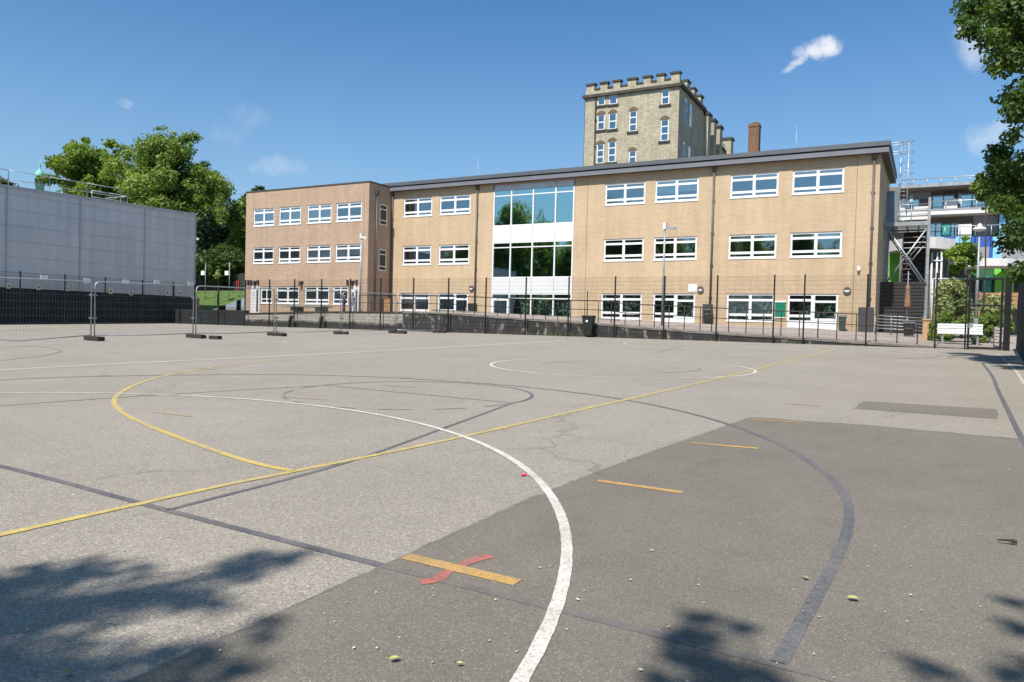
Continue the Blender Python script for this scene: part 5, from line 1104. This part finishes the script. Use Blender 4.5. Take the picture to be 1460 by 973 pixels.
# ------------------------------------------------------------------ vegetation
def finish_leaves(name, verts, faces, tones, mat, parent):
    me = bpy.data.meshes.new(name); me.from_pydata(verts, [], faces); me.materials.append(mat)
    at = me.attributes.new('tone', 'FLOAT', 'FACE'); at.data.foreach_set('value', tones); me.update()
    o = bpy.data.objects.new(name, me); COL.objects.link(o)
    if parent: o.parent = parent; o.matrix_parent_inverse = Matrix.Translation(-parent.location) if parent.type == 'EMPTY' else Matrix()
    return o
def leaves(blobs, n, size, rg_, shell=.55, flat=.3, droop=0., fz=1.0):
    """leaf quads through the outer volume of a set of ellipsoid clumps; returns verts, faces, tones"""
    V, Fc, T = [], [], []; wts = [b[3]*b[4]*b[5] for b in blobs]
    clump = [rg_.uniform(-.22, .22) for _ in blobs]
    for _ in range(n):
        k = rg_.choices(range(len(blobs)), wts)[0]; bx_, by_, bz_, rx, ry, rz = blobs[k]
        while True:
            d = Vector((rg_.gauss(0, 1), rg_.gauss(0, 1), rg_.gauss(0, 1)))
            if d.length > .1: break
        d.normalize(); rad = (shell + (1.12-shell)*rg_.random()**.75) * (1+.45*noise.noise((bx_+d.x*2.6, by_+d.y*2.6, bz_+d.z*2.6)))
        p = Vector((bx_+d.x*rx*rad, by_+d.y*ry*rad, bz_+d.z*rz*rad))
        nn = (d*.5 + Vector((rg_.gauss(0, .6), rg_.gauss(0, .6), rg_.gauss(.45, .5)))).normalized()
        a = nn.cross(Vector((rg_.gauss(0, 1), rg_.gauss(0, 1), rg_.gauss(0, 1)))).normalized(); b = nn.cross(a)
        s = size*rg_.uniform(.6, 1.35); w = s*rg_.uniform(.45, .7); i = len(V); f = nn*s*.18
        V += [tuple(p-a*s), tuple(p-b*w-f*.3), tuple(p+a*s-Vector((0, 0, droop*s))), tuple(p+b*w-f*.3)]; Fc.append((i, i+1, i+2, i+3))
        T.append(min(1, max(0, .5+clump[k]+rg_.gauss(0, .2))))
    return V, Fc, T
def crown_blobs(cx, cy, cz, rx, ry, rz, n, rg_, br=(.30, .50), low=-.85):
    out = []
    for i in range(n):
        while True:
            x, y, z = rg_.uniform(-1, 1), rg_.uniform(-1, 1), rg_.uniform(low, 1)
            if .25 < x*x+y*y+z*z < .92: break
        r = rg_.uniform(*br); out.append((cx+x*rx*(1-r*.55), cy+y*ry*(1-r*.55), cz+z*rz*(1-r*.55), rx*r, ry*r, rz*r*rg_.uniform(.85, 1.15)))
    return out
def tree(name, x, y, z0, blobs, nleaf, size, mat, label, trunk_r=.28, group=None, seed=1, cat='tree', shell=.5, twigs=1):
    rg_ = random.Random(seed); e = empty(name, (x, y, z0), label, cat, group)
    cz = sum(b[2] for b in blobs)/len(blobs); zlo = min(b[2]-b[5] for b in blobs); ztop = max(b[2] for b in blobs)
    m = MB(); zf = max(z0+.8, zlo+.15*(ztop-zlo))
    m.tube([(x, y, z0-.2), (x+.05, y, z0+(zf-z0)*.5), (x-.03, y+.04, zf), (x+.1, y-.05, cz), (x, y, cz+(ztop-cz)*.7)], [trunk_r*1.25, trunk_r, trunk_r*.85, trunk_r*.55, trunk_r*.15], 9)
    big_r = .62*max(b[3] for b in blobs)
    for b in blobs:
        if b[3] < big_r: continue
        t = rg_.uniform(.0, .5); s = Vector((x, y, zf+(cz-zf)*t)); d = Vector(b[:3]); mid = (s+d)/2+Vector((rg_.gauss(0, .2), rg_.gauss(0, .2), .12*(d-s).length))
        d = s+(d-s)*.85; m.tube([s, mid, d], [trunk_r*.36, trunk_r*.2, trunk_r*.05], 6)
        for _ in range(twigs):
            q = d+Vector((rg_.gauss(0, 1)*b[3]*.6, rg_.gauss(0, 1)*b[4]*.6, rg_.gauss(.2, .5)*b[5])); m.tube([mid, (mid+q)/2+Vector((0, 0, .1)), q], [trunk_r*.14, trunk_r*.09, trunk_r*.03], 5)
    m.build('trunk', M['bark'], e); V, Fc, T = leaves(blobs, nleaf, size, rg_, shell); finish_leaves('crown', V, Fc, T, mat, e); return e
r1 = random.Random(5)
TYL = 48
def px_tree(name, outline, Y, dy, z0, n, size, mat, label, seed, nb=30, br=(.26, .42), trunk=.35, group=None, shell=.45):
    """outline = measured ellipses of the crown (px, py, rx, ry); turned into clumps of real size at depth Y"""
    rg_ = random.Random(seed); blobs = []
    tot = sum(o[2]*o[3] for o in outline)
    for (px, py, rx, ry) in outline:
        c = aty(px, py, Y); ex = abs(aty(px+rx, py, Y).x-c.x); ez = abs(aty(px, py-ry, Y).z-c.z); dep = min(ex, dy)
        blobs += crown_blobs(c.x, Y+rg_.uniform(-.2, .2)*dy, c.z, ex, dep, ez, max(4, int(nb*rx*ry/tot)), rg_, br) + (crown_blobs(c.x, Y, c.z, ex*1.05, dep*1.05, ez*1.05, int(1.2*nb*rx*ry/tot), rg_, (.09, .17)) if nb > 40 else [])
    c = aty(outline[0][0], outline[0][1], Y)
    return tree(name, c.x, Y, z0, blobs, n, size, mat, label, trunk, group, seed, shell=shell)
px_tree('broadleaf_tree', [(126, 234, 30, 28), (112, 258, 28, 18), (84, 278, 18, 6), (140, 268, 30, 30), (150, 208, 12, 13), (112, 212, 9, 13), (134, 204, 8, 10), (98, 236, 12, 12)], 50, 8, 1, 56000, .155, LEAF['lime'], 'bright yellow green broadleaf tree behind the shed, left of the two big ones', 21, 46, (.28, .44), .4, 'big trees behind the shed', .3)
px_tree('broadleaf_tree', [(232, 246, 52, 50), (262, 286, 38, 44), (200, 240, 28, 36), (250, 206, 26, 22), (296, 296, 13, 34), (215, 285, 40, 40), (240, 190, 10, 9), (278, 215, 9, 10), (176, 218, 8, 16)], 46, 8, 1, 70000, .15, LEAF['mid'], 'tallest broadleaf tree behind the far corner of the shed', 22, 50, (.26, .42), .4, 'big trees behind the shed', .3)
px_tree('broadleaf_tree', [(1, 266, 7, 8), (-30, 262, 26, 16)], 46, 5, 1, 4000, .3, LEAF['dark'], 'dark tree top just showing over the shed roof at the left edge', 23, 14, (.3, .5), .3)
# cedar with layered sprays
def cedar():
    rg_ = random.Random(31); Y = 57; blobs = []
    for px, py, rx in ((318, 282, 10), (312, 292, 16), (328, 300, 16), (305, 308, 20), (338, 312, 15), (318, 322, 24), (340, 332, 16), (300, 336, 22), (322, 350, 28), (300, 362, 26), (338, 366, 18), (312, 384, 30)):
        c = aty(px, py, Y); ex = abs(aty(px+rx, py, Y).x-c.x); blobs.append((c.x, Y+rg_.uniform(-2, 2), c.z, ex, 2.6, .75+.02*rx))
    tree('cedar_tree', aty(318, 330, Y).x, Y, 1, blobs, 20000, .20, LEAF['conifer'], 'dark layered cedar between the tall broadleaf tree and the brick block', .35, None, 31, shell=.3)
cedar()
px_tree('broadleaf_tree', [(342, 310, 14, 26), (344, 345, 12, 30), (340, 380, 12, 26)], 52, 3, 1, 7000, .22, LEAF['mid'], 'slender mid green tree touching the left corner of the brick block', 24, 20, (.35, .55), .2)
px_tree('conifer_tree', [(368, 272, 8, 10), (365, 284, 14, 12)], 70, 3, 3, 3500, .24, LEAF['conifer'], 'conifer tip showing above the roof of the pinkish brick block', 25, 12, (.4, .6), .2)
px_tree('round_bush', [(308, 378, 30, 26)], 47, 4, 2.2, 9000, .16, LEAF['dark'], 'dense dark rounded bush under the cedar behind the gap', 26, 26, (.35, .5), .12, None, .6)
# gap behind: lawn bank, rubble wall, signs, red posts, young conifer
m = MB(); m.poly([(-62, 38, 1.0), (-49.2, 38, 1.0), (-49.2, 46, 3.6), (-66, 46, 3.6)]); m.poly([(-66, 46, 3.6), (-49.2, 46, 3.6), (-49.2, 70, 4.8), (-80, 70, 4.8)]); struct(m.build('grass_bank', M['lawn']))
m = MB(); rr = random.Random(9)
for k in range(60):
    x = -53.5+4.6*rr.random(); z = 1.5+1.0*rr.random(); s = rr.uniform(.12, .3); a = [Vector((x, 38.6+.3*rr.random(), z))+Vector((rr.uniform(-.05, .05), 0, rr.uniform(-.05, .05)))]; m.obox(a[0], (s, .05, .04*rr.random()), (-.03, .15, 0), (.03, 0, s*.6))
m.box(-54, 38.85, .6, -49.2, 39.3, 2.5)
tag(m.build('rubble_wall', M['rubble']), 'broken pale rubble wall behind the fence gap beside the brick block', 'wall')
m = MB(); m.box(-54, 35.2, .5, -39.4, 35.45, 1.72); tag(m.build('dark_wall', M['plinth']), 'low dark wall behind the mesh fence between shed and brick block', 'wall')
for px, lab in ((289, 'white sign on a thin post in front of the dark bush, left of the pair'), (323, 'white sign on a thin post in front of the dark bush, right of the pair')):
    q = aty(px, 389.5, 43); m = MB(); m.box(q.x-.22, 43, q.z-.18, q.x+.22, 43.03, q.z+.18); e = empty('post_sign', (q.x, 43, 2.6), lab, 'sign', 'white signs before the bush'); m.build('panel', M['sign'], e)
    m = MB(); m.tube([(q.x+.3, 43.05, 2.4), (q.x+.3, 43.05, q.z+.9)], .025, 6); m.tube([(q.x-.2, 43.06, q.z), (q.x+.3, 43.06, q.z)], .015, 5); m.build('post', M['galvdull'], e)
px_tree('young_conifer', [(311, 390, 3, 7), (311, 395, 5, 4)], 42, .6, 2.4, 700, .07, LEAF['pale'], 'small pale young conifer on the grass bank behind the fence gap', 41, 8, (.4, .6), .05)
m = MB(); q = aty(338.5, 402, 46.9)
for dx in (-.14, .12): m.box(q.x+dx, 46.9, 3.6, q.x+dx+.06, 46.98, q.z+.15)
m.box(q.x-.2, 46.88, q.z-.05, q.x+.24, 46.899, q.z+.0)
tag(m.build('red_posts', M['redp']), 'small red posts of a frame at the left corner of the brick block', 'post frame')
m = MB(); zf1 = aty(300, 391, 47.2).z
for i in range(24): x = -68+19*i/24; m.box(x+.01, 47.2, 3.2, x+19/24-.01, 47.25, zf1+.04*math.sin(i*5.))
m.box(-68, 47.25, 3.4, -49.2, 47.32, 3.5)
tag(m.build('dark_board_fence', M['slat']), 'dark brown board fence behind the grass bank and white post signs', 'fence')
# green copper cupola far off
q = aty(57, 245, 150); k = aty(57, 245, 150).z-aty(57, 252, 150).z; zc = q.z; e = empty('church_cupola', (q.x, 150, 4), 'green copper cupola with finial far behind the shed', 'cupola')
m = MB(); m.lathe((q.x, 150, 0), [(k*.8, 6), (k*.8, aty(57, 256, 150).z), (k*1.05, aty(57, 255, 150).z+.02), (k*1.05, aty(57, 254, 150).z)], 8); m.build('lantern', M['copper'], e)
m = MB(); z1 = aty(57, 254, 150).z; m.lathe((q.x, 150, z1), [(k*.85, 0), (k*.95, k*.4), (k*.8, k*1.0), (k*.4, k*1.5), (k*.15, k*1.75), (k*.12, k*2.4), (k*.2, k*2.55), (k*.05, k*2.8), (k*.03, k*3.9)], 16); m.build('dome', M['copper'], e)
m = MB()
for i in range(8): a_ = 6.283*(i+.5)/8; m.box(q.x+k*.82*math.cos(a_)-.12, 150+k*.82*math.sin(a_)-.12, z1-k*1.6, q.x+k*.82*math.cos(a_)+.12, 150+k*.82*math.sin(a_)+.12, z1-.2)
m.build('columns', M['soffit'], e)
# overhanging trees on the right
def right_tree():
    rg_ = random.Random(77); Y = 22; blobs = []
    for px, py, r in ((1400, 8, 36), (1384, 42, 24), (1415, 55, 34), (1440, 90, 38), (1450, 20, 50), (1437, 135, 24), (1452, 165, 34), (1440, 198, 26), (1428, 230, 30), (1412, 243, 18), (1445, 255, 40), (1450, 300, 42), (1436, 285, 26), (1450, 345, 30), (1460, 385, 26), (1425, 220, 20), (1470, 130, 50), (1480, 240, 56), (1485, 50, 60), (1490, 330, 50), (1520, 120, 70), (1530, 260, 70), (1540, 20, 60), (1500, 400, 40), (1440, 325, 18), (1374, 28, 14), (1366, 50, 10), (1420, 100, 16), (1470, 410, 20)):
        for kk in range(2):
            y = Y+rg_.uniform(-1.5, 2.5)
            c = aty(px+rg_.uniform(-.2, .2)*r, py+rg_.uniform(-.2, .2)*r, y); ex = abs(aty(px+r*.8, py, y).x-c.x); blobs.append((c.x, y, c.z, ex, ex*1.1, ex*.8))
    for k in range(10): blobs.append((5.2+rg_.uniform(-.5, 2), Y+rg_.uniform(-3, 4), rg_.uniform(4.5, 12), 1.2, 1.3, .9))
    tree('sycamore_tree', 6.2, Y+1, .4, blobs, 140000, .066, LEAF['dark'], 'big dark sycamore overhanging the playground corner by the netted fence', .2, None, 77, shell=.1, twigs=0)
right_tree()
px_tree('maple_tree', [(1408, 268, 20, 16), (1420, 290, 16, 18), (1395, 252, 8, 5)], 40, 2, 1.2, 5000, .11, LEAF['mid'], 'lighter green tree showing behind the dark sycamore before the balcony building', 78, 18, (.35, .55), .035)
px_tree('young_tree', [(1375, 366, 30, 18), (1362, 352, 15, 12), (1395, 366, 16, 12), (1380, 345, 12, 10), (1372, 382, 24, 10)], 43, 1.6, 1.3, 1700, .10, LEAF['lime'], 'thin young tree with sparse yellow green leaves before the blue panels', 79, 26, (.30, .45), .06, None, .2)
px_tree('variegated_shrub', [(1356, 425, 26, 26), (1345, 440, 16, 24), (1372, 445, 20, 24)], 43, 1.6, 1.2, 9000, .075, LEAF['pale'], 'large pale variegated shrub behind the bench', 80, 30, (.35, .5), .06, None, .5)
px_tree('hedge_shrub', [(1350, 466, 22, 18), (1385, 464, 22, 16), (1412, 458, 22, 16), (1432, 462, 18, 18), (1400, 478, 30, 12), (1345, 482, 24, 10), (1330, 472, 10, 14)], 40, 1.2, 1.0, 11000, .07, LEAF['mid'], 'mid green shrub bed around the white bench behind the mesh fence', 81, 40, (.35, .5), .05, None, .5)
px_tree('hedge_shrub', [(1425, 438, 26, 14), (1405, 432, 14, 12)], 48, 1.2, 1.0, 4500, .09, LEAF['pale'], 'pale grassy shrub below the orange brown board fence', 82, 16, (.35, .5), .05, None, .5)
# weeds at the wall foot
wv, wf, wt_ = [], [], []
for px, n, s in ((803, 40, .20), (785, 14, .12), (835, 20, .13), (655, 14, .10), (1016, 18, .13), (690, 16, .10), (620, 10, .10), (720, 10, .08), (545, 10, .08), (945, 8, .08), (1125, 10, .08)):
    q = aty(px, 474, 34.8); 
    for _ in range(n):
        x = q.x+rng.gauss(0, .22); a = rng.uniform(0, 6.28); h = s*rng.uniform(.8, 2.2); b = Vector((math.cos(a), math.sin(a)*.5, 0)); i = len(wv); p = Vector((x, 34.84+rng.uniform(-.12, .06), gz(34.8)))
        wv += [tuple(p-b.cross(Vector((0, 0, 1)))*.02), tuple(p+b.cross(Vector((0, 0, 1)))*.02), tuple(p+b*h*.5+Vector((0, 0, h)))]; wf.append((i, i+1, i+2)); wt_.append(rng.random())
tag(finish_leaves('weeds', wv, wf, wt_, LEAF['pale'], None), 'tufts of weeds at the foot of the black retaining wall', 'weeds', kind='stuff')
# trees behind the camera: they shade the foreground and show in the school windows
bt = []
rb = random.Random(101)
proto_blobs = crown_blobs(0, 0, 9.0, 4.6, 4.6, 5.2, 40, rb, (.26, .40), -.75) + crown_blobs(0, 0, 9.0, 5.2, 5.2, 5.8, 50, rb, (.08, .16), -.8)
def back_tree(x, y, s, rot, label):
    if not bt:
        t = tree('plane_tree', 0, 0, 0, proto_blobs, 80000, .105, LEAF['back'], label, .35, 'row of trees behind the photographer', 101, shell=.45)
    else:
        t = copy_tree(bt[0]); t['label'] = label
    t.location = (x, y, gz(max(y, -12))-.1); t.scale = (s,)*3; t.rotation_euler = (0, 0, rot); bt.append(t)
spots = [(-6.2, -12.6, 1.0, 0), (2.4, -12.8, .95, 1.3), (-14, -13, 1.1, 2.2), (-23, -12, 1.2, 3.0), (-32, -10, 1.1, .7), (-40, -12, 1.45, 4.1), (-47, -15, 1.1, 5.1), (-56, -12, 1.45, 2.6), (-66, -13, 1.2, 1.1), (12, -12, 1.3, 3.6)]
names = ['broad tree whose added branches shade the left foreground', 'tree whose added branch tips shade the bottom middle and right foreground', 'tall tree mirrored in the right hand school windows', 'tall tree mirrored right of the glazed bay', 'shorter tree mirrored at the right edge of the glazed bay', 'tall tree mirrored in the middle of the glazed bay', 'tree mirrored in the left panes of the glazed bay', 'tall tree mirrored in the left school windows', 'tree mirrored only in the left brick block windows', 'tree behind the photographer to the right']
for s_, n_ in zip(spots, names): back_tree(*s_, n_)

hb_ = [(-75+i*2.6+rb.uniform(-.5, .5), -16+rb.uniform(-.4, .4), 3.2+rb.uniform(-.5, .8), 1.8, 1.3, 4.0) for i in range(36)]  # unseen hedge added so the ground floor panes mirror something dark
V, Fc, T = leaves(hb_, 34000, .26, rb, .6)
hd = finish_leaves('hedge', V, Fc, T, LEAF['back'], None); tag(hd, 'long tall green hedge added behind the photographer to darken the ground floor window reflections', 'hedge')

# unseen boughs added to the two nearest trees, shaped to throw the foreground shadows
def add_bough(root, spots_, seed, h=9.2, grow=1.12):
    rg_ = random.Random(seed); blobs = []
    for px, py, rx in spots_:
        g_ = gnd(px, py); z = h+rg_.uniform(-.5, .6); c = Vector((g_.x, g_.y, gz(g_.y))) + sdir*(z/sdir.z); blobs.append((c.x, c.y, c.z, rx, rx*.8, rx*.55))
    mw = Matrix.LocRotScale(root.location, root.rotation_euler, root.scale).inverted()
    blobs = [b[:3]+tuple(q*grow for q in b[3:]) for b in blobs]; vol = sum(b[3]*b[4] for b in blobs); V, Fc, T = leaves(blobs, int(3600*vol)+150, .046, rg_, .0); o = finish_leaves('shadow_bough', V, Fc, T, LEAF['back'], None); o.parent = root; o.matrix_parent_inverse = mw
    m = MB(); st_ = Vector((root.location.x, root.location.y, h-.8))
    for b in blobs:
        d = Vector(b[:3]); mid = st_*.45+d*.55+Vector((rg_.gauss(0, .15), 0, .5)); m.tube([st_, mid, d], [.07, .035, .010], 6)
    o = m.build('shadow_bough_limb', M['bark'], None); o.parent = root; o.matrix_parent_inverse = mw
add_bough(bt[0], [(30, 830, .20), (110, 815, .22), (190, 812, .16), (60, 870, .24), (160, 860, .22), (250, 850, .2), (330, 815, .2), (300, 858, .17), (400, 800, .16), (430, 790, .10), (390, 885, .10), (340, 955, .12), (360, 796, .13), (40, 945, .2), (130, 945, .18), (240, 930, .17), (310, 935, .13), (10, 900, .18), (90, 990, .3), (-60, 860, .4), (-80, 940, .4), (220, 1010, .25), (420, 795, .08), (380, 905, .08), (120, 905, .1)], 201)
add_bough(bt[1], [(1010, 885, .075), (990, 910, .085), (1055, 895, .05), (975, 940, .075), (1040, 950, .09), (1090, 965, .07), (940, 968, .06), (1000, 985, .1), (1290, 935, .045), (1320, 955, .06), (1360, 965, .05), (1450, 860, .06), (1470, 900, .08), (1440, 968, .06), (1480, 960, .09), (1100, 1000, .12)], 202, 8.6, 1.45)
